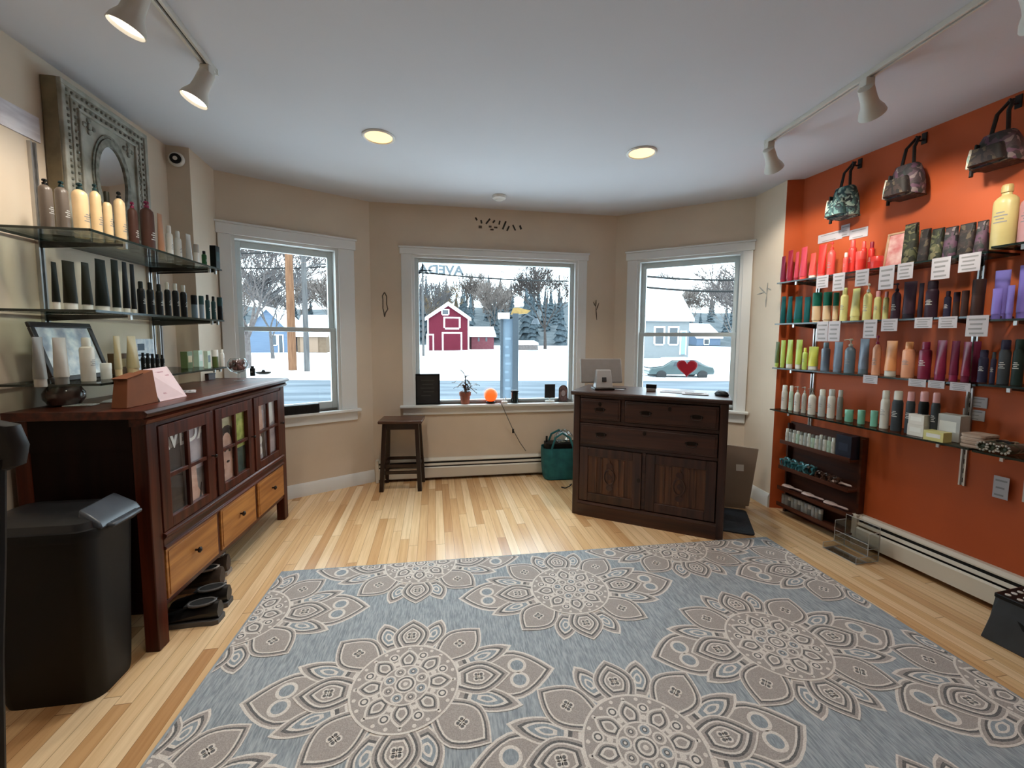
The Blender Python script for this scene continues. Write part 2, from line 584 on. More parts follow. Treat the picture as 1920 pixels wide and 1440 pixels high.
# ------------------------------------------------------------------ rug with mandala blossoms
def rug():
    RW_, RL = 3.02, 2.44
    mb = MB()
    mb.box(0, RW_, -RL, 0, 0, .008, 0)
    x0, x1, y0, y1 = .012, RW_ - .012, -RL + .012, -.012
    Z0 = .0082

    def clip(p):
        def cut(pts, f, g):
            out = []
            for i in range(len(pts)):
                a, b = pts[i], pts[(i + 1) % len(pts)]
                fa, fb = f(a), f(b)
                if fa >= 0: out.append(a)
                if (fa >= 0) != (fb >= 0):
                    t = fa / (fa - fb)
                    out.append((a[0] + (b[0] - a[0]) * t, a[1] + (b[1] - a[1]) * t))
            return out
        for f in (lambda q: q[0] - x0, lambda q: x1 - q[0], lambda q: q[1] - y0, lambda q: y1 - q[1]):
            if len(p) < 3: return []
            p = cut(p, f, None)
        return p

    def poly(pts, lvl, mi):
        """filled star-shaped outline as a fan of clipped triangles at layer lvl"""
        n = len(pts)
        cx, cy = sum(p[0] for p in pts) / n, sum(p[1] for p in pts) / n
        z = Z0 + lvl * .00012
        if all(x0 < p[0] < x1 and y0 < p[1] < y1 for p in pts):
            mb.add([(cx, cy, z)] + [(p[0], p[1], z) for p in pts], [(0, i + 1, (i + 1) % n + 1) for i in range(n)], mi)
            return
        for i in range(n):
            q = clip([(cx, cy), pts[i], pts[(i + 1) % n]])
            if len(q) > 2: mb.add([(p[0], p[1], z) for p in q], [tuple(range(len(q)))], mi)
    BEI, DRK, TAU, SLT = 1, 2, 3, 4

    def petal(c, ang, r0, r1, wd, sharp=1.0, n=9):
        """outline of a petal from radius r0 to tip r1, half width wd"""
        d = (math.cos(ang), math.sin(ang))
        e = (-d[1], d[0])
        pts = []
        for sgn in (1, -1):
            rng = range(0, n + 1) if sgn == 1 else range(n - 1, 0, -1)
            for i in rng:
                t = i / n
                wv = wd * (math.sin(math.pi * min(1, t * .5 / .48) ** .8)) if t < .48 else wd * (1 - ((t - .48) / .52) ** 1.75) ** sharp
                if t < .48: wv = wd * (.52 + .48 * math.sin(math.pi / 2 * t / .48))
                if i == 0: wv = wd * .52
                r = r0 + (r1 - r0) * t
                pts.append((c[0] + d[0] * r + e[0] * wv * sgn, c[1] + d[1] * r + e[1] * wv * sgn))
        pts.append((c[0] + d[0] * r0 - e[0] * wd * .52, c[1] + d[1] * r0 - e[1] * wd * .52))
        return pts

    def inset(pts, c2, k):
        return [(c2[0] + (p[0] - c2[0]) * k, c2[1] + (p[1] - c2[1]) * k) for p in pts]

    def nested(c, ang, r0, r1, wd, seq, base_l, sharp=1.0):
        pts = petal(c, ang, r0, r1, wd, sharp)
        m = (r0 + r1) / 2 * .97
        c2 = (c[0] + math.cos(ang) * m, c[1] + math.sin(ang) * m)
        for i, (k, mi) in enumerate(seq):
            poly(inset(pts, c2, k), base_l + i, mi)
        return c2

    def circ(c, r, n=20, rx=1, ph=0):
        return [(c[0] + r * rx * math.cos(2 * math.pi * i / n + ph), c[1] + r * math.sin(2 * math.pi * i / n + ph)) for i in range(n)]

    def ringp(c, r, lw, lvl, mi, n=40):
        z = Z0 + lvl * .00012
        for i in range(n):
            a, b = 2 * math.pi * i / n, 2 * math.pi * (i + 1) / n
            q = clip([(c[0] + r * math.cos(a), c[1] + r * math.sin(a)), (c[0] + (r + lw) * math.cos(a), c[1] + (r + lw) * math.sin(a)),
                      (c[0] + (r + lw) * math.cos(b), c[1] + (r + lw) * math.sin(b)), (c[0] + r * math.cos(b), c[1] + r * math.sin(b))])
            if len(q) > 2: mb.add([(p[0], p[1], z) for p in q], [tuple(range(len(q)))], mi)

    def stroke(pts, lw, lvl, mi):
        z = Z0 + lvl * .00012
        for (ax, ay), (bx, by) in zip(pts, pts[1:]):
            l = math.hypot(bx - ax, by - ay) or 1
            nx, ny = -(by - ay) / l * lw / 2, (bx - ax) / l * lw / 2
            q = clip([(ax + nx, ay + ny), (bx + nx, by + ny), (bx - nx, by - ny), (ax - nx, ay - ny)])
            if len(q) > 2: mb.add([(p[0], p[1], z) for p in q], [tuple(range(len(q)))], mi)

    def blossom(c):
        S2 = [(1, BEI), (.88, TAU), (.72, DRK), (.60, BEI), (.48, SLT), (.30, BEI), (.18, SLT)]
        # long side petals
        for a in (0, math.pi):
            c2 = nested(c, a, .25, .580, .122, [(1, BEI), (.93, TAU), (.87, DRK), (.81, BEI), (.76, TAU)], 1)
            d = math.cos(a)
            for s in (1, -1):
                poly(circ((c2[0] + d * .030, c2[1] + s * .036), .038), 6, BEI)
                poly(circ((c2[0] + d * .030, c2[1] + s * .036), .026), 7, SLT)
        # small petals between
        for deg, r1 in ((19, .452), (-19, .452), (161, .458), (199, .452), (70, .378), (110, .382), (250, .378), (290, .378)):
            nested(c, math.radians(deg), .20, r1, .052, S2, 7, .8)
        # eight large petals
        for k in range(8):
            a = k * math.pi / 4
            if k % 2: a += math.radians(3) * (-1 if k in (1, 5) else 1)
            if k % 2 == 0:
                r1 = .402 if k in (0, 4) else .372
                seq = [(1, BEI), (.93, TAU), (.82, DRK), (.72, BEI), (.64, TAU), (.54, DRK), (.46, BEI), (.38, TAU)]
                wd = .082
            else:
                r1, wd = .405, .092
                seq = [(1, BEI), (.94, TAU), (.86, DRK), (.79, BEI), (.72, TAU)]
            c2 = nested(c, a, .17, r1, wd, seq, 14)
            for q in range(4):
                b = a + q * math.pi / 2 + math.pi / 4
                poly(circ((c2[0] + .014 * math.cos(b), c2[1] + .014 * math.sin(b)), .0125, 10), 22, BEI)
                poly(circ((c2[0] + .014 * math.cos(b), c2[1] + .014 * math.sin(b)), .0065, 8), 23, DRK)
        # centre disc
        poly(circ(c, .203, 44), 24, BEI)
        poly(circ(c, .195, 44), 25, TAU)
        for k in range(24):
            a = k * math.pi / 12
            poly(circ((c[0] + .183 * math.cos(a), c[1] + .183 * math.sin(a)), .0075, 8), 26, BEI)
        for k in range(8):
            a = k * math.pi / 4
            for i, (k2, mi) in enumerate([(1, BEI), (.80, TAU), (.66, DRK), (.50, BEI), (.32, TAU)]):
                m = .125
                poly(inset(petal(c, a, .075, .182, .040), (c[0] + m * math.cos(a), c[1] + m * math.sin(a)), k2), 26 + i, mi)
            a2 = a + math.pi / 8
            p = (c[0] + .150 * math.cos(a2), c[1] + .150 * math.sin(a2))
            for i, (r, mi) in enumerate([(.021, BEI), (.0145, DRK), (.009, BEI)]): poly(circ(p, r, 12), 26 + i, mi)
            p = (c[0] + .112 * math.cos(a2), c[1] + .112 * math.sin(a2))
            poly(circ(p, .011, 8), 31, BEI)
        poly(circ(c, .094, 30), 32, BEI)
        poly(circ(c, .087, 30), 33, TAU)
        for k in range(8):
            a = k * math.pi / 4 + math.pi / 8
            p = (c[0] + .064 * math.cos(a), c[1] + .064 * math.sin(a))
            for i, (r, mi) in enumerate([(.023, BEI), (.016, SLT if k % 2 else TAU), (.009, DRK), (.005, BEI)]): poly(circ(p, r, 12), 34 + i, mi)
        for i, (r, mi) in enumerate([(.040, BEI), (.033, DRK), (.026, BEI), (.018, TAU), (.009, BEI)]):
            poly(circ(c, r, 20), 38 + i, mi)
    for k, x in enumerate((-.03, .767, 1.555, 2.335, 3.09)):
        for j in range(-1, 4):
            y = (-.024 if k % 2 else -.384) - .86 * j
            if -.5 < -y < RL + .5: blossom((x, y))

    def yarn(name, a, b, sc_, str_):
        m = mat(name, a, .95, rgb2=b, scale=sc_, stretch=str_, bump=.25, spec=.15)
        return m
    mats = [yarn('rug_slate_weave', (132, 140, 146), (172, 178, 182), 190, (1, .13, 1)), yarn('rug_beige_pile', (206, 198, 190), (230, 222, 214), 260, (1, 1, 1)),
            yarn('rug_charcoal_pile', (92, 91, 92), (120, 118, 117), 260, (1, 1, 1)), yarn('rug_taupe_pile', (154, 146, 141), (178, 169, 163), 260, (1, 1, 1)),
            yarn('rug_slate_pile', (132, 140, 146), (160, 167, 172), 200, (1, .3, 1))]
    o = mb.build('area_rug', mats, loc=(-1.285, 2.235, 0.001), rz=.148, smooth=False)
    tag(o, 'slate grey area rug with beige mandala blossoms on the hardwood floor', 'rug')


rug()

# ------------------------------------------------------------------ glazed display cabinet on the left
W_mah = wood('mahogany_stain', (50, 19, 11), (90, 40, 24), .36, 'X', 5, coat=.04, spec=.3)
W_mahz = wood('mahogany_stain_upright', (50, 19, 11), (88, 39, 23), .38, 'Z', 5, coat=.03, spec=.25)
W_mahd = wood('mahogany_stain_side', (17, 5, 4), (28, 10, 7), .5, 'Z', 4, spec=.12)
W_oak = wood('oak_drawer_front', (150, 92, 42), (190, 128, 66), .42, 'X', 6)
W_brown = wood('walnut_stain', (44, 26, 20), (74, 44, 33), .42, 'X', 5, coat=.1)
W_brownz = wood('walnut_stain_upright', (44, 26, 20), (72, 43, 32), .42, 'Z', 5, coat=.1)
W_carve = wood('walnut_door_panel', (62, 37, 25), (104, 66, 42), .42, 'Z', 6)
M_pane2 = thin_glass('cabinet_glass', (.98, .98, .98), .03, k=.2)
M_knob = mat('dark_bronze', (34, 24, 18), .4, metal=.6, var=.1)
CF = Frame((-1.469, 1.645), (-1.642, 2.974))
CAB = thing('display_cabinet', 'dark mahogany cabinet with glazed doors and oak drawers under the glass shelves', 'cabinet', CF.pt(0, 0), CF.rz)


def cabinet():
    D, L_, T = .475, 1.34, 1.025
    MB().extr([(-.018, T), (-.03, T - .012), (-.024, T - .026), (-.006, T - .034), (D, T - .034), (D, T)], -.03, L_ + .03).build('top', W_mah, CAB, bevel=.002)
    MB().extr([(-.004, T - .034), (-.018, T - .042), (-.012, T - .056), (.012, T - .066), (.05, T - .066), (.05, T - .034)], -.014, L_ + .014).build('crown_moulding', W_mah, CAB)
    for x in (0, L_ - .062):
        for y in (0, D - .06):
            MB().box(x, x + .062, y, y + .055, 0, T - .034).build('leg', W_mahz, CAB, bevel=.004)
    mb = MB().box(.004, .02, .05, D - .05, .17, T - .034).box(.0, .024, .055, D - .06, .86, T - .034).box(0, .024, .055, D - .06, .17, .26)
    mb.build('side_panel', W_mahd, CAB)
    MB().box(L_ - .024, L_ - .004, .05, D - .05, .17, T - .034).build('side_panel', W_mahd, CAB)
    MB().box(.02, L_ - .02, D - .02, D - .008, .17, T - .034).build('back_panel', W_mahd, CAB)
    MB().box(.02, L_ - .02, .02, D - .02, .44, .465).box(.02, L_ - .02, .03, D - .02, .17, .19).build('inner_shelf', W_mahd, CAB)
    mb = MB().box(.06, L_ - .06, .004, .03, .945, T - .06)
    mb.extr([(-.004, .485), (-.014, .478), (-.014, .466), (-.002, .455), (-.002, .428), (-.010, .422), (-.010, .412), (.03, .410), (.03, .485)], .06, L_ - .06)
    mb.box(.06, L_ - .06, .004, .03, .165, .185)
    for x in (.448, .858): mb.box(x, x + .03, .004, .03, .185, .95)
    mb.build('face_frame', W_mah, CAB, bevel=.002)
    for i, (a, b) in enumerate(((.064, .450), (.476, .860), (.886, 1.276))):
        z0, z1 = .487, .943
        st = .058
        mb = MB().box(a, a + st, -.004, .018, z0, z1).box(b - st, b, -.004, .018, z0, z1).box(a + st, b - st, -.004, .018, z1 - st, z1).box(a + st, b - st, -.004, .018, z0, z0 + st * .8)
        xm, zm = (a + b) / 2, (z0 + z1) / 2 + .0
        mb.box(xm - .009, xm + .009, -.002, .014, z0 + .04, z1 - st).box(a + st, b - st, -.001, .013, zm - .009, zm + .009)
        d = mb.build('door', W_mahz, CAB, bevel=.002)
        MB().box(a + st - .004, b - st + .004, .009, .012, z0 + .04, z1 - st + .004).build('glass_pane', M_pane2, d, smooth=False)
        MB().lathe([(.004, 0), (.004, .012), (.009, .016), (.009, .022), (0.003, .026)], 10).build('knob', M_knob, d, loc=(b - .022, -.004, zm)).rotation_euler.x = math.pi / 2
    for a, b in ((.066, .446), (.480, .856), (.890, 1.274)):
        d = MB().box(a, b, -.003, .02, .19, .408).box(a + .012, b - .012, -.006, -.003, .202, .396).build('drawer', W_oak, CAB, bevel=.002)
        MB().lathe([(.005, 0), (.005, .012), (.013, .016), (.014, .022), (.006, .028), (.002, .029)], 12).build('knob', M_knob, d, loc=((a + b) / 2, -.006, .31)).rotation_euler.x = math.pi / 2
    return D


cabinet()


# posters standing behind the cabinet's glass
def poster(a, b, z0, z1, label, art):
    o = thing('magazine_poster', label, 'poster', CF.pt((a + b) / 2, z0, -.021), CF.rz)
    w2, h = (b - a) / 2, z1 - z0
    MB().box(-w2, w2, 0, .004, 0, h).build('backing_card', art['bg'], o, smooth=False)
    for nm, mts, shapes in art['layers']:
        mb = MB()
        for k, (mi, pts) in enumerate(shapes):
            q = .0006 * (k + 1) + art.get('lift', {}).get(nm, 0)
            mb.plate([(p[0] * w2, p[1] * h) for p in pts], -q, 0.001, mi)
        mb.build(nm, mts, o, smooth=False)
    return o


def ell(cx, cy, rx, ry, n=18, a0=0, a1=2 * math.pi):
    return [(cx + rx * math.cos(a0 + (a1 - a0) * i / n), cy + ry * math.sin(a0 + (a1 - a0) * i / n)) for i in range(n)]


K_skin = mat('printed_skin', (196, 150, 128), .5, rgb2=(218, 178, 158), scale=14)
K_grey = mat('printed_grey_brown', (104, 96, 92), .5, rgb2=(142, 130, 122), scale=9)
K_hair = mat('printed_dark_hair', (40, 32, 28), .5, rgb2=(62, 48, 40), scale=20)
K_green = mat('printed_foliage', (140, 150, 62), .5, rgb2=(196, 198, 110), scale=26)
K_dkgreen = mat('printed_dark_green', (48, 60, 52), .5, rgb2=(78, 92, 80), scale=16)
K_cream = mat('printed_straw', (176, 166, 128), .5, rgb2=(205, 196, 160), scale=30)
K_lilac = mat('printed_lilac', (150, 138, 142), .5, rgb2=(196, 184, 184), scale=9)
K_white = mat('printed_white', (236, 234, 228), .5, var=.01)
p1 = poster(.10, .425, .475, .925, 'poster with big white letters and a bare arm behind the nearest cabinet door', {
    'bg': K_grey, 'layers': [('portrait', [K_skin, K_hair, K_lilac], [
        (2, [(.1, .45), (.1, .95), (.92, .95), (.92, .45)]), (1, [(-.9, .05), (-.9, .75), (-.2, .8), (-.1, .3), (-.1, .05)]),
        (0, [(.18, .02), (.22, .50), (.45, .52), (.5, .25), (.95, .02)]), (1, [(.45, .02), (.68, .28), (.62, .02)])])]})
vs, fs = text_mesh('AVEDA', .118, .003)
mb = MB()
mb.T = Matrix.Translation((-.005, -.0035, .385)) @ Matrix.Rotation(math.pi / 2, 4, 'X') @ Matrix.Diagonal((.92, 1, 1, 1))
mb.add(vs, fs)
mb.build('lettering', K_white, p1, smooth=False)
poster(.51, .835, .475, .925, 'poster of a woman resting her face beside green foliage behind the middle cabinet door', {
    'bg': K_dkgreen, 'layers': [('portrait', [K_skin, K_hair, K_green, K_cream], [
        (2, [(0, .45), (0, .98), (.98, .98), (.98, .45)]), (3, [(-.98, .6), (-.98, .98), (0, .98), (0, .6)]),
        (1, ell(-.35, .55, .55, .25)), (0, ell(-.38, .47, .36, .24)), (0, [(-.7, .02), (-.5, .4), (-.1, .4), (.1, .25), (-.1, .02)]),
        (1, ell(-.5, .5, .06, .02)), (1, ell(-.22, .48, .06, .02)), (1, ell(-.36, .35, .09, .015))])]})
poster(.925, 1.24, .475, .925, 'pale lilac poster with a veiled figure behind the far cabinet door', {
    'bg': K_lilac, 'layers': [('portrait', [K_skin, K_hair, K_white], [
        (0, [(-.95, .35), (-.95, .9), (-.35, .95), (-.2, .5)]), (2, [(.1, .55), (.15, .97), (.6, .97), (.7, .6)]), (1, [(-.3, .1), (-.45, .5), (-.2, .55), (-.1, .1)]), (2, ell(-.5, .4, .12, .06)), (2, ell(-.55, .25, .13, .06))])]})

# ------------------------------------------------------------------ dresser used as the counter
DF = Frame((.46, 3.06), (1.388, 2.632))
DRS = thing('dresser', 'dark walnut dresser with carved doors serving as the counter before the right window', 'dresser', DF.pt(0, 0), DF.rz)


def dresser():
    L_, D, T = DF.len, .47, .935
    MB().extr([(-.016, T), (-.022, T - .008), (-.018, T - .022), (-.008, T - .03), (D + .01, T - .03), (D + .01, T)], -.018, L_ + .018).build('top', W_brown, DRS, bevel=.002)
    for x in (0, L_ - .05):
        for y in (0, D - .05):
            MB().box(x, x + .05, y, y + .05, 0, T - .03).build('corner_post', W_brownz, DRS, bevel=.005)
    for x in (.008, L_ - .028):
        MB().box(x, x + .02, .045, D - .045, .07, T - .03).build('side_panel', W_brownz, DRS)
    MB().box(.03, L_ - .03, D - .025, D - .01, .07, T - .03).build('back_panel', W_brownz, DRS)
    mb = MB().box(.05, L_ - .05, .006, .03, .888, T - .03).box(.05, L_ - .05, .006, .03, .706, .73).box(.05, L_ - .05, .006, .03, .525, .548).box(.345, .37, .006, .03, .73, .888)
    mb.box(L_ / 2 - .012, L_ / 2 + .012, .006, .03, .12, .525).box(.02, L_ - .02, .03, D - .03, .09, .105)
    mb.build('face_frame', W_brown, DRS, bevel=.002)
    MB().extr([(-.006, .0), (-.006, .088), (-.012, .096), (-.004, .112), (.008, .116), (.03, .116), (.03, 0)], .045, L_ - .045).build('plinth', W_brown, DRS)

    def pull(x, z, par, wd=.042):
        mb = MB()
        mb.plate(ell(x, z, wd, .013, 20), -.0145, -.012)
        for s in (-1, 1): mb.lathe([(.006, 0), (.006, .012), (.002, .016)], 8, (0, 0, 0)) if False else mb.sphere((x + s * wd * .72, -.018, z), .006, 0, 8, 6)
        mb.tube([(x - wd * .72, -.02, z), (x - wd * .7, -.028, z - .016), (x - wd * .3, -.032, z - .022), (x + wd * .3, -.032, z - .022), (x + wd * .7, -.028, z - .016), (x + wd * .72, -.02, z)], .0035, 6)
        mb.build('handle', M_knob, par)

    def keyhole(x, z, par):
        MB().plate(ell(x, z, .012, .016, 12), -.0145, -.012).build('keyhole_plate', M_knob, par)
    for a, b, z0, z1, hs in ((.055, .342, .733, .884, (.5,)), (.373, L_ - .055, .733, .884, (.24, .78)), (.055, L_ - .055, .551, .702, (.17, .83))):
        d = MB().box(a, b, -.006, .02, z0, z1).box(a + .014, b - .014, -.012, -.006, z0 + .014, z1 - .014).build('drawer', W_brown, DRS, bevel=.003)
        for h in hs: pull(a + (b - a) * h, (z0 + z1) / 2 + .004, d)
        keyhole((a + b) / 2, z1 - .034, d)
    for a, b in ((.055, L_ / 2 - .014), (L_ / 2 + .014, L_ - .055)):
        z0, z1 = .120, .522
        st = .062
        mb = MB().box(a, a + st, -.006, .016, z0, z1).box(b - st, b, -.006, .016, z0, z1).box(a + st, b - st, -.006, .016, z1 - st, z1).box(a + st, b - st, -.006, .016, z0, z0 + st)
        d = mb.build('door', W_brownz, DRS, bevel=.003)
        xm, zm = (a + b) / 2, (z0 + z1) / 2
        pn = MB().box(a + st - .004, b - st + .004, .004, .012, z0 + st - .004, z1 - st + .004)
        wv = (b - a) / 2 - st
        for k in (-.62, -.36, .36, .62): pn.box(xm + wv * k - .006, xm + wv * k + .006, -.002, .006, z0 + st + .01, z1 - st - .01)
        pn.plate([(xm, zm + .125), (xm + .05, zm), (xm, zm - .125), (xm - .05, zm)], -.003, .004)
        pn.build('carved_panel', W_carve, d, bevel=.002)
        mb = MB()
        mb.tube([(xm + .036 * math.cos(t), -.004, zm + .055 * math.sin(t)) for t in [2 * math.pi * i / 20 for i in range(20)]], .006, 6, closed=True)
        for s in (1, -1):
            mb.plate(ell(xm, zm + s * .082, .024, .020, 12), -.007, .002)
            mb.plate([(xm, zm + s * .024), (xm + .018, zm), (xm, zm - s * .024), (xm - .018, zm)] if s > 0 else [(xm - .01, zm), (xm, zm - .01), (xm + .01, zm), (xm, zm + .01)], -.008, .002)
        mb.build('carved_rosette', W_brownz, d)
    keyhole(L_ / 2 - .03, .33, DRS)


dresser()

# ------------------------------------------------------------------ stool
M_ebony = wood('espresso_stain', (30, 18, 13), (48, 30, 22), .35, 'Z', 5, coat=.1)
a_ = atz(713, 922, 0)
b_ = atz(790, 920, 0)
sf = Frame((a_.x, a_.y), (b_.x, b_.y))
st_ = thing('wooden_stool', 'tall espresso brown wooden stool left of the middle window', 'stool', sf.pt(sf.len / 2, 0), sf.rz)
M_seat = wood('stool_seat_wood', (70, 46, 36), (98, 66, 52), .3, 'X', 4, coat=.3)
MB().box(-.185, .185, -.005, .245, .587, .612).build('seat', M_seat, st_, bevel=.006)
for sx in (-1, 1):
    for y0, y1 in ((0.0, .04), (.235, .195)):
        t_, bt = Vector((sx * .135, y1, .587)), Vector((sx * .162, y0, 0))
        hw = .017
        MB().rings([[(p.x - hw, p.y - hw, p.z), (p.x + hw, p.y - hw, p.z), (p.x + hw, p.y + hw, p.z), (p.x - hw, p.y + hw, p.z)] for p in (bt, t_)]).build('leg', M_ebony, st_, smooth=False)
    MB().box(sx * .148 - .009, sx * .148 + .009, .02, .215, .20, .225).build('stretcher', M_ebony, st_)
for y, z in ((.02, .145), (.03, .20), (.212, .145), (.205, .22)):
    MB().box(-.155, .155, y - .008, y + .010, z, z + .026).build('stretcher', M_ebony, st_)
MB().box(-.14, .14, .035, .05, .53, .587).box(-.14, .14, .19, .205, .53, .587).build('apron', M_ebony, st_)

# ------------------------------------------------------------------ rubbish bin
bin_ = thing('trash_bin', 'tall black plastic trash bin with a hinged lid beside the cabinet', 'bin', (-1.665, 1.485, 0), .16)


def rrect(x0, x1, y0, y1, r, z, n=5):
    pts = []
    for cx, cy, a0 in ((x1 - r, y1 - r, 0), (x0 + r, y1 - r, 90), (x0 + r, y0 + r, 180), (x1 - r, y0 + r, 270)):
        for i in range(n + 1):
            a = math.radians(a0 + 90 * i / n)
            pts.append((cx + r * math.cos(a), cy + r * math.sin(a), z))
    return pts


mb = MB().rings([rrect(-.145, .160, -.105, .085, .05, 0), rrect(-.150, .163, -.108, .088, .05, .02), rrect(-.185, .185, -.135, .105, .05, .615), rrect(-.188, .188, -.138, .108, .05, .63)])
mb.build('bin_body', M_black, bin_)
MB().rings([rrect(-.198, .200, -.148, .116, .055, .612), rrect(-.202, .204, -.152, .12, .055, .632), rrect(-.198, .200, -.148, .116, .055, .648), rrect(-.18, .18, -.132, .10, .05, .652)]).build('rim', M_black, bin_)
M_lid = mat('charcoal_lid_plastic', (30, 31, 33), .35, var=.1, scale=20)
MB().rings([rrect(-.19, .19, -.14, .11, .05, .650), rrect(-.185, .185, -.13, .10, .05, .672), rrect(-.15, .13, -.09, .07, .045, .690), rrect(-.09, .07, -.04, .03, .03, .692)]).build('lid', M_lid, bin_)
mb = MB().rings([[(.13, -.10, .652), (.13, .08, .652), (.215, .09, .640), (.215, -.11, .640)], [(.13, -.09, .71), (.13, .075, .715), (.200, .085, .668), (.200, -.105, .668)]])
mb.box(.205, .236, -.085, .06, .635, .652)
M_hinge = mat('grey_hinge_plastic', (62, 68, 76), .35, var=.1, scale=20)
MB.build(mb, 'lid_handle', M_hinge, bin_, bevel=.008)

# ------------------------------------------------------------------ black chair cut by the left edge
ch = thing('black_chair', 'black chair with a padded back at the left edge beside the bin', 'chair', (-1.475, 1.06, 0), .1)
M_leath = mat('black_vinyl', (16, 16, 17), .5, var=.1, scale=30, bump=.05)
MB().rings([rrect(-.19, .19, -.025, .02, .02, z) if 0 else [(p[0], p[1] - .02 * math.cos(p[0] * 8), z) for p in rrect(-x_, x_, -.02, .02, .018, 0)] for z, x_ in ((.965, .15), (.98, .185), (1.03, .195), (1.085, .18), (1.10, .13))]).build('backrest', M_leath, ch)
for sx in (-1, 1):
    MB().tube([(sx * .15, -.02, 1.0), (sx * .15 - .02, -.02, .75), (sx * .15 - .06, -.01, .45), (sx * .15 - .10, .0, 0)], .011, 8).build('leg', M_black, ch)
    MB().tube([(sx * .15 - .10, -.36, 0), (sx * .15 - .06, -.36, .44)], .011, 8).build('leg', M_black, ch)
MB().rings([rrect(-.25, .11, -.38, -.01, .05, z) for z in (.44, .455, .49)]).build('seat', M_leath, ch)


# ------------------------------------------------------------------ shoes under the cabinet
def shoe(name, label, x, y, rz, body, sole, L_=.27, hgt=.10, group=None):
    o = thing(name, label, 'shoe', (x, y, 0), rz, group)
    mb = MB()
    rs = []
    for t, wd, h in ((0, .022, .035), (.06, .036, .042), (.2, .046, .05), (.4, .044, .066), (.55, .040, .082), (.75, .036, .095), (.92, .034, hgt), (1, .026, hgt * .98)):
        xx = -L_ / 2 + L_ * t
        rs.append([(xx, wd * math.cos(a) * (1.0 if math.sin(a) < .3 else .8), .018 + max(0, (h - .018) * (.5 + .5 * math.sin(a)))) for a in [2 * math.pi * i / 14 for i in range(14)]])
    mb.rings(rs)
    mb.build('upper', body, o)
    mb = MB()
    pts = []
    for t, wd in ((0, .02), (.05, .035), (.2, .049), (.45, .044), (.7, .038), (.92, .039), (1, .028)):
        pts.append((-L_ / 2 - .004 + (L_ + .008) * t, wd))
    pl = pts + [(p[0], -p[1]) for p in reversed(pts)]
    mb.prism(pl, 0, .022)
    mb.build('sole', sole, o)
    mb = MB()
    mb.tube([(L_ * (.5 - .02) - .13 + .115 * (1 - math.cos(a)) / 1.0 * .5 + .0, .03 * math.sin(a), hgt - .014 + .012 * (1 - math.cos(a)) * .5) for a in [2 * math.pi * i / 16 for i in range(16)]], .006, 6, closed=True)
    mb.build('collar', sole, o)
    MB().plate([(L_ / 2 - .145, hgt - .016), (L_ / 2 - .02, hgt - .002), (L_ / 2 - .02, hgt - .0), (L_ / 2 - .145, hgt - .012)], -.024, .024).build('opening', M_dark, o)
    return o


M_blk_leather = mat('black_leather', (20, 19, 20), .4, var=.15, scale=30)
M_brn_suede = mat('taupe_suede', (74, 60, 50), .8, var=.15, scale=40)
M_sole_lt = mat('pale_sole', (160, 148, 138), .6, var=.1, scale=20)
M_sole_dk = mat('grey_piping_sole', (84, 82, 82), .6, var=.1, scale=20)
for i, (px, py, lab, bm_, sm) in enumerate(((366, 1172, 'black leather shoe nearest the front leg of the cabinet', M_blk_leather, M_sole_dk), (384, 1142, 'second black leather shoe behind the nearest one under the cabinet', M_blk_leather, M_sole_dk),
                                            (376, 1108, 'nearer taupe suede shoe with pale trim under the cabinet', M_brn_suede, M_sole_lt), (388, 1083, 'farther taupe suede shoe with pale trim under the cabinet', M_brn_suede, M_sole_lt))):
    p = atz(px, py, 0)
    shoe('shoe', lab, p.x - .03, p.y + .02, .12 + .06 * (i % 2), bm_, sm, .25, .10 if i < 2 else .115, 'shoes under the cabinet')

# ------------------------------------------------------------------ bottles
PAL = {
    'cream': (228, 196, 150), 'smoke': (104, 92, 82), 'dkbrown': (74, 48, 40), 'peachbrown': (176, 128, 98), 'magenta': (128, 28, 66), 'white': (222, 220, 212),
    'forest': (15, 20, 15), 'olive': (28, 27, 16), 'black': (12, 13, 15), 'blackgreen': (14, 19, 18), 'tealblack': (30, 56, 58), 'green': (40, 84, 48), 'silver': (172, 166, 156),
    'grey': (120, 118, 112), 'tan': (190, 170, 130), 'kraft': (112, 84, 56), 'moss': (86, 100, 52), 'mint': (186, 206, 186), 'slate': (96, 112, 124),
    'crimson': (150, 30, 52), 'rose': (196, 66, 84), 'coral': (228, 82, 76), 'red': (214, 50, 44), 'scarlet': (222, 60, 52), 'teal': (16, 82, 84), 'tealgreen': (18, 96, 78), 'beige': (206, 178, 140),
    'lemon': (208, 200, 130), 'plum': (52, 34, 46), 'darkplum': (38, 28, 38), 'brown': (58, 38, 34), 'lavender': (124, 110, 190), 'lime': (172, 192, 92), 'limey': (196, 198, 80),
    'bluegrey': (112, 126, 144), 'peach': (214, 150, 116), 'orange': (220, 150, 98), 'navy': (44, 40, 60), 'dkgreen': (34, 46, 42), 'offwhite': (210, 204, 194), 'greywhite': (176, 176, 172),
    'seafoam': (120, 184, 160), 'charcoal': (58, 62, 66), 'pink': (206, 150, 150), 'gold': (190, 168, 110), 'yellow': (196, 180, 122), 'maroon': (120, 30, 60), 'wine': (98, 26, 52)}


def pmat(c, rough=.35):
    return mat('plastic_' + c, PAL[c], rough if sum(PAL[c]) > 200 else .5, var=.04, scale=18, spec=.5 if sum(PAL[c]) > 200 else .2)


M_print = mat('grey_print', (138, 136, 136), .6, var=.05)
M_printl = mat('pale_print', (200, 198, 192), .6, var=.02)
MCACHE = {}


def mesh_part(key, name, mb, mats, parent, **kw):
    """build once per size and colour, later copies share the mesh"""
    if key in MCACHE:
        o = MCACHE[key].copy()
        COL.objects.link(o)
        o.parent = parent
        return o
    o = mb().build(name, mats, parent, **kw)
    MCACHE[key] = o
    return o


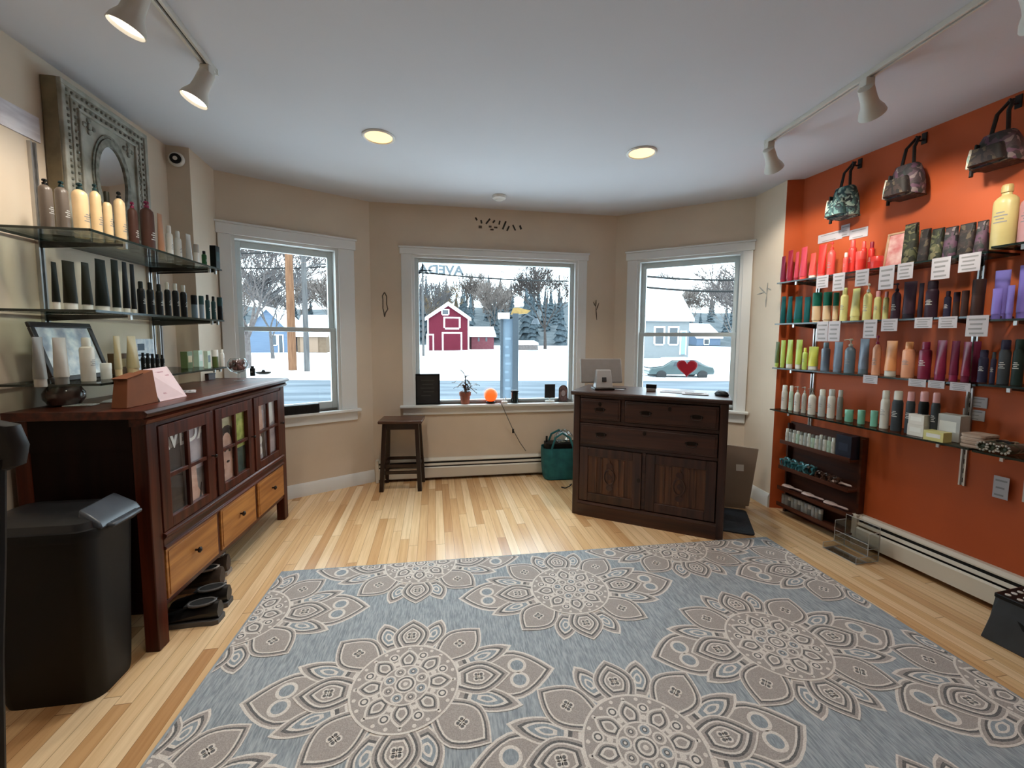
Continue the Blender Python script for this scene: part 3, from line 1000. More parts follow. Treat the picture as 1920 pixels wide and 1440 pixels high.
def bottle(kind, loc, rz, wd, ht, c1, c2, label, group, cat=None):
    """wd width, ht height in metres"""
    wd = round(wd, 3)
    ht = round(ht, 3)
    r = wd / 2
    names = {'tube': ('squeeze_tube', 'tube'), 'pump': ('pump_bottle', 'bottle'), 'cap': ('capped_bottle', 'bottle'), 'spray': ('spray_can', 'bottle'), 'jar': ('lidded_jar', 'jar'), 'box': ('carton_box', 'box'),
             'pot': ('two_tone_jar', 'jar'), 'jug': ('litre_bottle', 'bottle'), 'lowpump': ('pump_bottle', 'bottle')}
    nm, ct = names[kind]
    o = thing(nm, label, cat or ct, loc, rz, group)
    K = (kind, wd, ht, c1, c2)
    A, B = pmat(c1), pmat(c2)
    pr = M_printl if sum(PAL[c1]) < 330 else M_print
    if kind == 'tube':
        ch_ = min(.03, ht * .16)

        def body():
            m = MB()
            rs = []
            for t in (0, .25, .5, .75, .92, 1):
                z = ch_ + (ht - ch_) * t
                ry = r * (.94 * (1 - t ** 1.3)) + .0018
                rx = r * (.94 + .1 * t)
                rs.append([(rx * math.cos(a), ry * math.sin(a), z) for a in [2 * math.pi * i / 16 for i in range(16)]])
            return m.rings(rs)
        mesh_part(K + ('b',), 'body', body, A, o)
        mesh_part(K + ('c',), 'screw_cap', lambda: MB().lathe([(r * .86, 0), (r * .9, .002), (r * .88, ch_)], 16), B, o)
        mesh_part(K + ('p',), 'printed_label', lambda: label_band(r * .96, r * .62, ht * .36, ht * .50), pr, o)
    elif kind == 'pump':
        mesh_part(K + ('b',), 'body', lambda: MB().lathe([(r * .96, 0), (r, .004), (r, ht * .62), (r * .9, ht * .69), (r * .5, ht * .75), (r * .32, ht * .77), (r * .32, ht * .80)], 18), A, o)

        def pump():
            m = MB().lathe([(r * .42, ht * .775), (r * .42, ht * .83), (r * .2, ht * .85), (r * .14, ht * .86), (r * .14, ht * .94), (r * .36, ht * .945), (r * .36, ht * .985), (r * .2, ht)], 12)
            m.tube([(0, 0, ht * .97), (-r * .6, -r * .5, ht * .972), (-r * .95, -r * .8, ht * .955)], r * .14, 6)
            return m
        mesh_part(K + ('c',), 'pump_head', pump, B, o)
        mesh_part(K + ('p',), 'printed_label', lambda: label_band(r * 1.01, r * 1.01, ht * .26, ht * .44), pr, o)
    elif kind == 'lowpump':
        mesh_part(K + ('b',), 'body', lambda: MB().lathe([(r * .96, 0), (r, .004), (r, ht * .76), (r * .92, ht * .82), (r * .55, ht * .865), (r * .34, ht * .875), (r * .34, ht * .89)], 18), A, o)

        def lpump():
            m = MB().lathe([(r * .40, ht * .88), (r * .40, ht * .92), (r * .22, ht * .93), (r * .16, ht * .95), (r * .40, ht * .955), (r * .40, ht * .985), (r * .2, ht)], 12)
            m.tube([(0, 0, ht * .972), (-r * .6, -r * .5, ht * .972), (-r * .9, -r * .75, ht * .96)], r * .13, 6)
            return m
        mesh_part(K + ('c',), 'pump_head', lpump, B, o)
        mesh_part(K + ('p',), 'printed_label', lambda: label_band(r * 1.01, r * 1.01, ht * .30, ht * .46), pr, o)
    elif kind in ('cap', 'spray'):
        sh = .80 if kind == 'cap' else .78
        cr = .62 if kind == 'cap' else .8
        mesh_part(K + ('b',), 'body', lambda: MB().lathe([(r * .95, 0), (r, .004), (r, ht * (sh - .08)), (r * .9, ht * (sh - .03)), (r * cr * .95, ht * sh)], 18), A, o)
        mesh_part(K + ('c',), 'cap', lambda: MB().lathe([(r * cr, ht * sh), (r * cr, ht * .97), (r * cr * .85, ht)], 16), B, o)
        mesh_part(K + ('p',), 'printed_label', lambda: label_band(r * 1.01, r * 1.01, ht * .36, ht * .52), pr, o)
    elif kind == 'jug':
        mesh_part(K + ('b',), 'body', lambda: MB().lathe([(r * .92, 0), (r, .006), (r, ht * .70), (r * .95, ht * .76), (r * .7, ht * .81), (r * .42, ht * .84), (r * .40, ht * .88)], 22, sy=.8), A, o)
        mesh_part(K + ('c',), 'cap', lambda: MB().lathe([(r * .46, ht * .88), (r * .46, ht * .97), (r * .38, ht)], 16), B, o)
        mesh_part(K + ('p',), 'printed_label', lambda: label_band(r * 1.01, r * .81, ht * .40, ht * .60), pr, o)
    elif kind == 'jar':
        mesh_part(K + ('b',), 'body', lambda: MB().lathe([(r * .9, 0), (r * .96, .003), (r * .96, ht * .62)], 18), A, o)
        mesh_part(K + ('c',), 'lid', lambda: MB().lathe([(r, ht * .62), (r, ht * .96), (r * .94, ht)], 18), B, o)
    elif kind == 'pot':
        mesh_part(K + ('b',), 'body', lambda: MB().lathe([(r * .8, .0), (r * .82, ht * .08), (r * .95, ht * .085), (r * .98, ht * .55)], 18), B, o)
        mesh_part(K + ('c',), 'lid', lambda: MB().lathe([(r, ht * .55), (r, ht * .96), (r * .92, ht)], 18), A, o)
    elif kind == 'box':
        mesh_part(K + ('b',), 'carton', lambda: MB().box(-r, r, -r * .7, r * .7, 0, ht), A, o, bevel=.001)
        mesh_part(K + ('c',), 'printed_label', lambda: MB().box(-r * .7, r * .7, -r * .7 - .0006, -r * .7 + .001, ht * .35, ht * .75), B, o)
    return o


def label_band(rx, ry, z0, z1, n=8, a0=math.radians(205), a1=math.radians(335)):
    """a few printed text lines curved round the front of a bottle"""
    m = MB()
    for k in range(4):
        za = z0 + (z1 - z0) * k / 4
        zb = za + (z1 - z0) * .09
        q = .5 if k % 2 else .85
        vs, fs = [], []
        mid, hw = (a0 + a1) / 2, (a1 - a0) / 2 * q * .6
        for i in range(n + 1):
            a = mid - hw + 2 * hw * i / n
            for (e, z) in ((.0004, za), (.0004, zb)):
                vs.append(((rx + e) * math.cos(a), (ry + e) * math.sin(a), z))
        for i in range(n): fs.append((2 * i, 2 * i + 2, 2 * i + 3, 2 * i + 1))
        m.add(vs, fs)
    return m


ROWSEEN = {}


def stock(fr, off, zs, rowname, items, group, ends='from the window end'):
    """items: (px_left, px_right, py_top, kind, body colour, cap colour, description[, extra offset])"""
    for k, it in enumerate(items):
        x0, x1, yt, kind, c1, c2, desc = it[:7]
        o_ = off + (it[7] if len(it) > 7 else 0)
        zz = zs + (it[8] if len(it) > 8 else 0)
        xm = (x0 + x1) / 2
        s, _ = fr.px(xm, yt, o_)
        s, _ = fr.px(xm, (yt + aproj(fr.pt(s, zz, o_))[1]) / 2, o_)
        p = fr.pt(s, zz, o_)
        _, zt = fr.px(xm, yt, o_)
        ct = math.cos(math.atan(abs(xm - 960) / FOC))
        wd = max(.018, (x1 - x0) * p.y * ct / FOC * .96)
        i = ROWSEEN.get(rowname, 0)
        ROWSEEN[rowname] = i + 1
        # labels counted along the row
        face = fr.rz + (0 if kind != 'tube' else random.uniform(-.25, .25))
        lab = f'{desc}, {ORD[i]} {ends}, {rowname}'
        bottle(kind, p, face, wd, max(.03, zt - zz), c1, c2, lab, group)


M_shelf = thin_glass('green_shelf_glass', (.86, .92, .89), .08)
M_edge = mat('shelf_glass_edge', (20, 34, 30), .15, var=.05, scale=10)
M_shelfd = mat('smoked_shelf_glass', (40, 38, 36), .12, var=.05, scale=10)


def shelf(label, fr, s0, s1, z, d0, d1, brackets, bl=.9):
    """glass board whose top is at z, from d0 to d1 off the wall"""
    o = thing('glass_shelf', label, 'shelf', fr.pt(s0, z), fr.rz, None)
    L_ = s1 - s0
    e = .004
    MB().box(e, L_ - e, -d1 + e, -d0 - e, -.009, 0).build('glass_board', M_shelf, o, smooth=False)
    MB().box(0, L_, -d1, -d1 + e, -.0095, 0).box(0, L_, -d0 - e, -d0, -.0095, 0).box(0, e, -d1, -d0, -.0095, 0).box(L_ - e, L_, -d1, -d0, -.0095, 0).build('polished_edge', M_edge, o, smooth=False)
    for b in brackets:
        x = b - s0
        mb = MB()
        mb.add([(x - .004, 0, -.010), (x - .004, -d1 * bl, -.010), (x - .004, -d1 * bl, -.020), (x - .004, 0, -.040), (x + .004, 0, -.010), (x + .004, -d1 * bl, -.010), (x + .004, -d1 * bl, -.020), (x + .004, 0, -.040)],
               [(0, 1, 2, 3), (7, 6, 5, 4), (0, 4, 5, 1), (1, 5, 6, 2), (2, 6, 7, 3), (3, 7, 4, 0)])
        bo = mb.build('bracket', M_shelfd, o, smooth=False)
        MB().box(x - .006, x + .006, -d1 * bl - .006, -d1 * bl + .004, -.030, -.009).build('bracket_tip', M_chrome, bo)
    return o


def standard(label, fr, s, z0, z1):
    o = thing('shelf_standard', label, 'shelf rail', fr.pt(s, z0), fr.rz)
    h = z1 - z0
    mb = MB().box(-.013, -.006, -.014, 0, 0, h).box(.006, .013, -.014, 0, 0, h).box(-.006, .006, -.004, 0, 0, h)
    mb.build('channel', M_chrome, o)
    mb = MB()
    for k in range(int(h / .05)): mb.box(-.003, .003, -.0046, -.002, .015 + .05 * k, .04 + .05 * k)
    mb.build('slot_strip', M_dark, o)
    return o


# ------------------------------------------------------------------ left wall shelves
DL = .36
sA, _ = WL.px(70, 450)
sB, _ = WL.px(290, 500)
FLs = WL.off(DL)
s_near = WL.px(168, 428, DL)[0]
s_far = WL.px(416, 505, DL)[0]
sC = s_far - .07
LZ = (1.727, 1.42, 1.133)
for z, nm in zip(LZ, ('topmost', 'middle', 'lowest')):
    s0 = WL.px({1.727: 168, 1.42: 205, 1.133: 218}[z], 600, DL)[0] if z != 1.727 else s_near
    shelf(f'{nm} glass shelf on the left wall above the dark cabinet', WL, s_near, s_far, z, .012, DL, (sA, sB, sC))
standard('metal shelf rail on the left wall beside the ornate mirror', WL, sA, 1.0, 2.12)
standard('metal shelf rail behind the middle of the left glass shelves', WL, sB, 1.0, 1.80)
standard('metal shelf rail on the left wall closest to the corner pier', WL, sC, 1.0, 1.80)
G = 'hair products on the left glass shelves'
T_, MI, LO = 'top left glass shelf', 'middle left glass shelf', 'bottom left glass shelf'
stock(WL, .20, 1.727, T_, [
    (72, 101, 337, 'lowpump', 'smoke', 'black', 'smoky grey pump bottle'), (103, 131, 341, 'lowpump', 'smoke', 'tealblack', 'smoky grey pump bottle'),
    (135, 168, 345, 'lowpump', 'cream', 'tealblack', 'big cream pump bottle'), (169, 192, 347, 'lowpump', 'cream', 'tealblack', 'cream pump bottle'),
    (193, 212, 361, 'cap', 'cream', 'olive', 'cream bottle with dark cap'), (214, 237, 361, 'lowpump', 'cream', 'black', 'tan cream pump bottle'),
    (240, 260, 380, 'lowpump', 'dkbrown', 'magenta', 'brown pump bottle with magenta pump'), (263, 291, 379, 'lowpump', 'dkbrown', 'magenta', 'wide brown pump bottle with magenta pump'),
    (294, 309, 402, 'tube', 'peachbrown', 'tan', 'peach brown tube'), (311, 325, 424, 'cap', 'white', 'white', 'white bottle'), (327, 341, 434, 'cap', 'white', 'white', 'short white bottle'),
    (347, 361, 440, 'tube', 'white', 'white', 'white tube'), (363, 374, 459, 'jar', 'white', 'silver', 'white jar', .08), (378, 388, 471, 'cap', 'green', 'black', 'small green bottle', .10),
    (394, 412, 462, 'box', 'blackgreen', 'tealblack', 'black and green carton', .12)], G, 'from the near end')
stock(WL, .20, 1.42, MI, [
    (95, 112, 492, 'tube', 'forest', 'white', 'black green tube with white cap'), (115, 146, 490, 'tube', 'olive', 'white', 'broad olive black tube with white cap'),
    (150, 174, 493, 'tube', 'olive', 'white', 'olive black tube with white cap'), (175, 206, 487, 'tube', 'forest', 'white', 'broad forest black tube with white cap'),
    (208, 226, 488, 'tube', 'forest', 'white', 'forest black tube with white cap'), (228, 243, 492, 'tube', 'black', 'white', 'black tube with white cap'), (244, 255, 496, 'tube', 'black', 'white', 'thin black tube with white cap'),
    (257, 273, 528, 'cap', 'black', 'blackgreen', 'black bottle'), (275, 290, 530, 'cap', 'black', 'black', 'black bottle'), (292, 306, 533, 'cap', 'black', 'blackgreen', 'black bottle'),
    (308, 321, 530, 'cap', 'black', 'silver', 'black bottle with silver cap'), (323, 336, 532, 'cap', 'black', 'silver', 'black bottle with silver cap'), (338, 351, 535, 'cap', 'black', 'silver', 'black bottle with silver cap'),
    (358, 371, 554, 'jar', 'slate', 'black', 'teal jar with black lid'), (373, 383, 555, 'jar', 'slate', 'tealblack', 'teal jar', .12), (385, 394, 553, 'cap', 'tealblack', 'black', 'teal black bottle', .12),
    (396, 405, 556, 'cap', 'tealblack', 'black', 'teal black bottle', .12), (407, 418, 558, 'jar', 'black', 'tealblack', 'black teal lidded jar', .12)], G, 'from the near end')
stock(WL, .24, 1.133, LO, [
    (58, 88, 632, 'tube', 'grey', 'silver', 'grey tube'), (97, 130, 633, 'tube', 'silver', 'grey', 'silver beige tube'), (148, 179, 633, 'cap', 'offwhite', 'white', 'pearl white bottle'),
    (187, 211, 681, 'jar', 'white', 'white', 'white jar'), (212, 229, 630, 'tube', 'tan', 'cream', 'tan tube', -.06), (234, 262, 630, 'tube', 'tan', 'cream', 'broad tan tube', -.06)], G, 'from the near end')
stock(WL, .24, 1.133, LO, [(265 + 9 * k, 272.5 + 9 * k, 661 + k, 'cap', 'black', 'black', 'small black bottle') for k in range(5)], G, 'from the near end')
stock(WL, .20, 1.133, LO, [(339, 361, 659, 'box', 'moss', 'tan', 'moss green carton'), (363, 380, 657, 'box', 'mint', 'white', 'pale mint carton'), (382, 395, 658, 'box', 'mint', 'slate', 'grey mint carton', .12),
                           (397, 410, 656, 'jar', 'moss', 'white', 'green jar with white lid', .12), (411, 421, 655, 'cap', 'white', 'white', 'small white bottle', .12)], G, 'from the near end')
# framed picture and small card on the lowest shelf
M_frame = mat('dark_picture_frame', (34, 26, 24), .4, var=.1, scale=20)
M_paper = mat('white_paper', (184, 180, 184), .8, var=.015, scale=8)
M_bluepaper = mat('pale_blue_print', (176, 190, 206), .7, rgb2=(226, 230, 234), scale=30)


def leaning_frame(label, fr, px0, px1, py_top, off, zs, art, lean=.16, name='picture_frame', border=.022, fm=None):
    s0, s1 = fr.px(px0, py_top + 40, off)[0], fr.px(px1, py_top + 40, off)[0]
    zt = fr.px((px0 + px1) / 2, py_top, off)[1]
    o = thing(name, label, 'picture frame', fr.pt((s0 + s1) / 2, zs, off), fr.rz)
    w2, h = (s1 - s0) / 2, zt - zs
    R_ = Matrix.Rotation(-lean, 4, 'X')
    mb = MB()
    mb.T = R_
    mb.box(-w2, w2, 0, .012, 0, border).box(-w2, w2, 0, .012, h - border, h).box(-w2, -w2 + border, 0, .012, border, h - border).box(w2 - border, w2, 0, .012, border, h - border)
    mb.build('frame', fm or M_frame, o, bevel=.003)
    mb = MB()
    mb.T = R_
    mb.box(-w2 + border, w2 - border, .005, .009, border, h - border)
    mb.build('picture', art, o)
    return o, w2, h, R_


leaning_frame('black framed picture leaning behind the bottles on the lowest left glass shelf', WL, 96, 206, 600, .16, 1.134, M_bluepaper, lean=.30)
s0 = WL.px(286, 640, .16)[0]
o = thing('info_card', 'pale blue info card standing behind the small black bottles on the lowest left shelf', 'card', WL.pt(s0, 1.134, .12), WL.rz)
MB().box(-.07, .07, 0, .003, 0, .17).build('card', M_bluepaper, o)
MB().box(-.05, .0, -.0006, .001, .11, .145).box(-.05, .05, -.0006, .001, .08, .09).box(-.05, .03, -.0006, .001, .055, .065).build('printing', mat('slate_print', (70, 86, 104), .7, var=.05), o)
p = WL.pt(WL.px(222, 640, .12)[0], 1.134, .12)
bottle('box', p, WL.rz, .075, .10, 'kraft', 'tan', 'brown kraft carton behind the white jar on the lowest left glass shelf', G)

# ------------------------------------------------------------------ carved mirror
M_carved = mat('distressed_silver_paint', (128, 126, 112), .55, rgb2=(172, 170, 158), scale=12, bump=.2)
M_bead = mat('tarnished_bead', (92, 92, 82), .5, rgb2=(140, 140, 128), scale=40)
M_mirror = mat('mirror_silver', (225, 228, 230), .03, metal=1.0, var=.005)
M_side = mat('bronze_frame_side', (104, 92, 68), .55, rgb2=(128, 114, 86), scale=14)
OM = .075
s0 = WL.px(122, 300, OM)[0]
s1 = WL.px(277, 300, OM)[0]
mz0, mz1 = 1.735, min(2.44, WL.px(122, 150, OM)[1])
mir = thing('carved_mirror', 'large square carved silver frame with a small oval mirror above the left shelves', 'mirror', WL.pt((s0 + s1) / 2, mz0, 0), WL.rz)
w2, h = (s1 - s0) / 2, mz1 - mz0


def mirror():
    def ring(w_, h0, h1, t, y0, y1, mi=0, mb_=None):
        m = mb_ or MB()
        m.box(-w_, w_, y0, y1, h1 - t, h1, mi).box(-w_, w_, y0, y1, h0, h0 + t, mi).box(-w_, -w_ + t, y0, y1, h0 + t, h1 - t, mi).box(w_ - t, w_, y0, y1, h0 + t, h1 - t, mi)
        return m
    MB().box(-w2, w2, -OM + .012, -.004, 0, h).build('box_side', M_side, mir, bevel=.003)
    m = ring(w2 - .001, .001, h - .001, .022, -OM - .004, -OM + .014)
    ring(w2 - .05, .05, h - .05, .012, -OM - .002, -OM + .014, 0, m)
    ring(w2 - .085, .085, h - .085, .014, -OM - .006, -OM + .014, 0, m)
    m.box(-w2 + .001, w2 - .001, -OM + .004, -OM + .013, .001, h - .001)
    m.build('frame_moulding', M_carved, mir, bevel=.003)
    m = MB()
    for q, st_ in ((.036, .026), (.073, .03)):
        n = int((2 * w2 - 2 * q) / st_)
        nh = int((h - 2 * q) / st_)
        for i in range(n + 1):
            x = -w2 + q + (2 * w2 - 2 * q) * i / n
            for z in (q, h - q): m.sphere((x, -OM + .002, z), .0075, 0, 6, 4)
        for i in range(1, nh):
            z = q + (h - 2 * q) * i / nh
            for x in (-w2 + q, w2 - q): m.sphere((x, -OM + .002, z), .0075, 0, 6, 4)
    m.build('beading', M_bead, mir)
    cz = h * .50
    rx, rz_ = .092, .165
    m = MB()
    n = 32
    for (r0, r1, y) in ((1.0, 1.22, -OM - .006), (1.25, 1.32, -OM - .002)):
        ins = [(rx * r0 * math.cos(2 * math.pi * i / n), cz + rz_ * r0 * math.sin(2 * math.pi * i / n)) for i in range(n)]
        ous = [(rx * r1 * math.cos(2 * math.pi * i / n), cz + rz_ * r1 * math.sin(2 * math.pi * i / n)) for i in range(n)]
        m.rings([[(p[0], -OM + .012, p[1]) for p in ous], [(p[0], y, p[1]) for p in ous], [(p[0], y, p[1]) for p in ins], [(p[0], -OM + .012, p[1]) for p in ins]], 0, False, False)
    m.build('oval_rim', M_bead, mir)
    MB().plate([(rx * 1.05 * math.cos(2 * math.pi * i / n), cz + rz_ * 1.05 * math.sin(2 * math.pi * i / n)) for i in range(n)], -OM + .001, -OM + .01).build('oval_glass', M_mirror, mir, smooth=False)
    for sx in (-1, 1):
        for zz in (.14, h - .14):
            m = MB()
            for (dx, dz, r) in ((0, 0, .016), (.026, 0, .012), (0, .026, .012), (-.026, 0, .012), (0, -.026, .012)):
                m.sphere((sx * (w2 - .145) + dx, -OM + .002, zz + dz), r, 0, 8, 5, 1, .6)
            m.build('carved_rosette', M_bead, mir)


mirror()
# pale brick-print band and camera on the pier
M_band = mat('pale_lilac_brick_print', (206, 200, 206), .8, rgb2=(228, 224, 228), scale=9, stretch=(1, 1, 5))
sb0, sb1 = SL0 - 1.9, s0 - .02
zb0 = WL.px(60, 262, 0)[1]
zb1 = WL.px(60, 216, 0)[1]
o = thing('wall_banner', 'pale whitewashed strip banner on the left wall near the carved mirror', 'banner', WL.pt(sb0, zb0), WL.rz)
MB().box(0, sb1 - sb0, -.006, 0, 0, zb1 - zb0).build('strip', M_band, o)
pc = Frame(P_pl, P_pi)
sc_, zc_ = pc.px(327, 300)
camd = thing('security_camera', 'small round white security camera with black lens on the left pier', 'camera', pc.pt(.06, zc_), pc.rz)
mb = MB()
mb.T = Matrix.Rotation(math.pi / 2, 4, 'X')
mb.lathe([(.030, 0), (.042, .006), (.044, .018), (.036, .030)], 20).build('housing', M_white, camd)
mb = MB()
mb.T = Matrix.Rotation(math.pi / 2, 4, 'X')
mb.lathe([(.031, .029), (.030, .035), (.020, .038)], 20).build('lens_ring', M_black, camd)
mb = MB()
mb.T = Matrix.Rotation(math.pi / 2, 4, 'X')
mb.lathe([(.013, .037), (.011, .041), (.004, .042)], 14).build('lens', M_white, camd)

# ------------------------------------------------------------------ things on the cabinet
CT = 1.026
M_cardb = mat('brown_cardboard', (120, 68, 36), .8, var=.08, scale=12)
M_pink = mat('pink_leaflet_paper', (222, 196, 198), .75, var=.03, scale=12)
s_, _ = CF.px(254, 725, -.118)
bx = thing('cardboard_box', 'open brown cardboard box behind the pink leaflet on the cabinet', 'box', CF.pt(s_ - .01, CT, -.118), CF.rz)
mb = MB().rings([[(-.085, -.03, 0), (.095, -.03, 0), (.095, .028, 0), (-.085, .028, 0)], [(-.065, -.024, .115), (.08, -.024, .145), (.08, .026, .145), (-.065, .026, .115)]])
mb.build('carton', M_cardb, bx, smooth=False, bevel=.002)
MB().rings([[(-.066, -.026, .1155), (.02, -.026, .1335), (.02, .028, .1335), (-.066, .028, .1155)], [(-.075, -.028, .120), (.02, -.028, .138), (.02, .030, .138), (-.075, .030, .120)]]).build('flap', M_cardb, bx, smooth=False)
b0, b1 = atz(300, 753, CT), atz(350, 743, CT)
t0, t1 = aty(268, 693, b0.y - .03), aty(312, 687, b1.y - .03)
lf = thing('leaflet', 'pink printed leaflet leaning on the cardboard box on the cabinet', 'leaflet', b0)
ex, ez = (b1 - b0), (t0 - b0)
en = ex.cross(ez).normalized() * .0012


def leaf(u, v, n_): return tuple(ex * u + ((t0 - b0) * (1 - u) + (t1 - b1) * u) * v + en * n_)


MB().rings([[leaf(0, 0, 0), leaf(1, 0, 0), leaf(1, 1, 0), leaf(0, 1, 0)], [leaf(0, 0, 1), leaf(1, 0, 1), leaf(1, 1, 1), leaf(0, 1, 1)]]).build('sheet', M_pink, lf, smooth=False)
mb = MB()
for u0, u1, v in ((.2, .7, .84), (.15, .85, .72), (.15, .75, .62), (.2, .8, .5), (.3, .7, .38), (.25, .6, .2)):
    k0, k1 = -.5, 1.5
    mb.rings([[leaf(u0, v, k), leaf(u1, v, k), leaf(u1, v + .035, k), leaf(u0, v + .035, k)] for k in (k0, k1)])
mb.build('printing', mat('rosy_print', (186, 140, 146), .8, var=.05), lf, smooth=False)
for i, (px, py, rz_, wd, lab) in enumerate(((240, 748, .2, .22, 'cream paper sheets lying before the cardboard box on the cabinet'), (345, 735, .5, .12, 'white folded paper right of the pink leaflet on the cabinet'), (152, 760, .1, .05, 'small white paper scrap at the near edge of the cabinet'))):
    p = atz(px, py, CT)
    o = thing('loose_paper', lab, 'paper', (p.x, p.y, CT), CF.rz + rz_)
    MB().box(-wd / 2, wd / 2, -.05, .05, 0, .003).box(-wd / 2 + .02, wd / 2 - .01, -.045, .052, .003, .005).build('sheets', M_paper, o)
    if i < 2:
        m = MB()
        for k in range(3): m.box(-wd * .35, wd * .2, -.03 + .02 * k, -.022 + .02 * k, .005, .0056)
        m.build('printing', M_print, o)
M_dglass = mat('dark_smoked_glass', (40, 30, 30), .08, rgb2=(92, 70, 66), scale=14, coat=.6)
p = atz(107, 763, CT)
o = thing('glass_vase', 'dark round smoked glass vase at the near end of the cabinet', 'vase', (p.x - .02, p.y + .05, CT))
MB().lathe([(a_, z_ * .82) for a_, z_ in ((.035, 0), (.05, .006), (.065, .035), (.066, .065), (.052, .095), (.044, .105), (.046, .112), (.040, .112), (.038, .104), (.046, .092), (.058, .065))], 24).build('bowl', M_dglass, o)
p = atz(392, 712, CT)
o = thing('small_box', 'small dark red box behind the papers in the middle of the cabinet', 'box', (p.x, p.y, CT), CF.rz)
MB().box(-.04, .04, -.02, .02, 0, .045).build('carton', mat('oxblood_card', (54, 26, 24), .5, var=.1), o, bevel=.002)
MB().box(-.041, .041, -.021, .021, .036, .042).build('band', M_black, o)
p = atz(447, 714, CT)
gob = thing('glass_goblet', 'round glass goblet filled with dark red beads at the far end of the cabinet', 'goblet', (p.x, p.y, CT))
M_clear = thin_glass('clear_glass', (.93, .95, .95), .12)
MB().lathe([(.032, 0), (.03, .003), (.006, .007), (.005, .045), (.012, .052)], 18).build('stem', M_clear, gob)
MB().lathe([(.012, .052), (.042, .066), (.060, .095), (.058, .125), (.042, .15), (.041, .15), (.056, .124), (.058, .095), (.040, .068)], 24).build('bowl', M_clear, gob)
m = MB()
M_beads = mat('dark_red_beads', (92, 40, 36), .3, rgb2=(150, 108, 100), scale=25)
for k in range(120):
    a, rr, zz = random.uniform(0, 6.28), random.uniform(0, .042), random.uniform(.076, .134)
    lim = .05 * math.sin(min(1, (zz - .06) / .035) * math.pi / 2)
    m.sphere((min(rr, lim) * math.cos(a), min(rr, lim) * math.sin(a), zz), .0105, 0, 7, 5)
o = m.build('beads', M_beads, gob)
o['kind'] = 'stuff'
for px, py, k, lab in ((474, 705, 0, 'small dark green bottle beside the glass goblet on the cabinet'), (494, 702, 1, 'low dark stone dish at the far corner of the cabinet top')):
    p = atz(px, py, CT)
    if k == 0: bottle('cap', p, 0, .035, .075, 'blackgreen', 'black', lab, 'small things by the goblet')
    else:
        o = thing('stone_dish', lab, 'dish', (p.x, p.y, CT))
        MB().lathe([(.025, 0), (.04, .008), (.045, .02), (.04, .02), (.03, .01)], 16, sx=1.3).build('dish', mat('dark_stone', (58, 58, 56), .6, var=.2, scale=30), o)
        MB().sphere((.0, 0, .024), .014, 0, 10, 6).build('pebble', mat('dark_pebble', (34, 34, 36), .4, var=.1), o)
# black box on the left sill
s_, z_ = LB.px(564, 760, -.02)
o = thing('black_speaker', 'long black speaker box lying on the left window sill', 'speaker', LB.pt(s_, OP1[2], .02), LB.rz)
MB().box(-.16, .13, -.025, .03, 0, .075).build('housing', M_black, o, bevel=.008)
m = MB()
for k in range(9): m.box(-.15 + .03 * k, -.135 + .03 * k, -.027, -.02, .012, .062)
m.build('grille', M_dark, o)

# ------------------------------------------------------------------ right wall shelves
DR = .225
RZ = (1.735, 1.438, 1.115, .805)
RN = ('top', 'second', 'third', 'lowest')
rs0 = max(-.06, WR.px(1448, 608, DR)[0])
rsE = WR.px(1843, 600, DR)[0]
rsF = rsE + .85
rb = [WR.px(1530, 640)[0], WR.px(1850, 640)[0] - .04]
rb2 = [rsE + .10, rsE + .70]
for k, (z, nm) in enumerate(zip(RZ, RN)):
    shelf(f'{nm} glass shelf of the far section on the orange wall', WR, rs0 + .02, rsE - .004, z, .012, DR, rb)
    shelf(f'{nm} glass shelf of the near section at the right edge of the orange wall', WR, rsE + .004, rsF, z + (.018, -.018, .004, -.004)[k], .012, DR, rb2)
for s_, lab in ((rb[0], 'metal shelf rail on the orange wall nearest the window'), (rb[1], 'metal shelf rail behind the near end of the far shelf section'), (rb2[0], 'metal shelf rail behind the near shelf section'), (rb2[1], 'metal shelf rail at the outer end of the near shelf section')):
    standard(lab, WR, s_, .56, 1.86)
G = 'hair products on the orange wall shelves'
N = ['top orange wall shelf', 'second orange wall shelf', 'third orange wall shelf', 'lowest orange wall shelf']
stock(WR, .13, RZ[0], N[0], [
    (1463, 1474, 481, 'tube', 'maroon', 'crimson', 'dark crimson tube'), (1475, 1488, 470, 'tube', 'crimson', 'crimson', 'crimson tube'), (1489, 1499, 473, 'tube', 'rose', 'crimson', 'rose tube'),
    (1499, 1515, 464, 'tube', 'rose', 'coral', 'rose coral tube'), (1516, 1532, 475, 'tube', 'coral', 'white', 'short coral tube'), (1533, 1550, 459, 'tube', 'red', 'coral', 'tall red tube'),
    (1551, 1567, 454, 'pump', 'coral', 'scarlet', 'coral pump bottle'), (1580, 1591, 474, 'cap', 'coral', 'offwhite', 'small coral bottle'), (1590, 1606, 451, 'cap', 'scarlet', 'coral', 'tall scarlet bottle', -.04),
    (1603, 1622, 472, 'jar', 'scarlet', 'coral', 'scarlet jar'), (1612, 1625, 453, 'cap', 'red', 'coral', 'tall red bottle', -.06), (1627, 1640, 454, 'cap', 'red', 'crimson', 'tall dark red bottle', -.06),
    (1631, 1657, 481, 'jar', 'red', 'scarlet', 'wide red jar')], G)
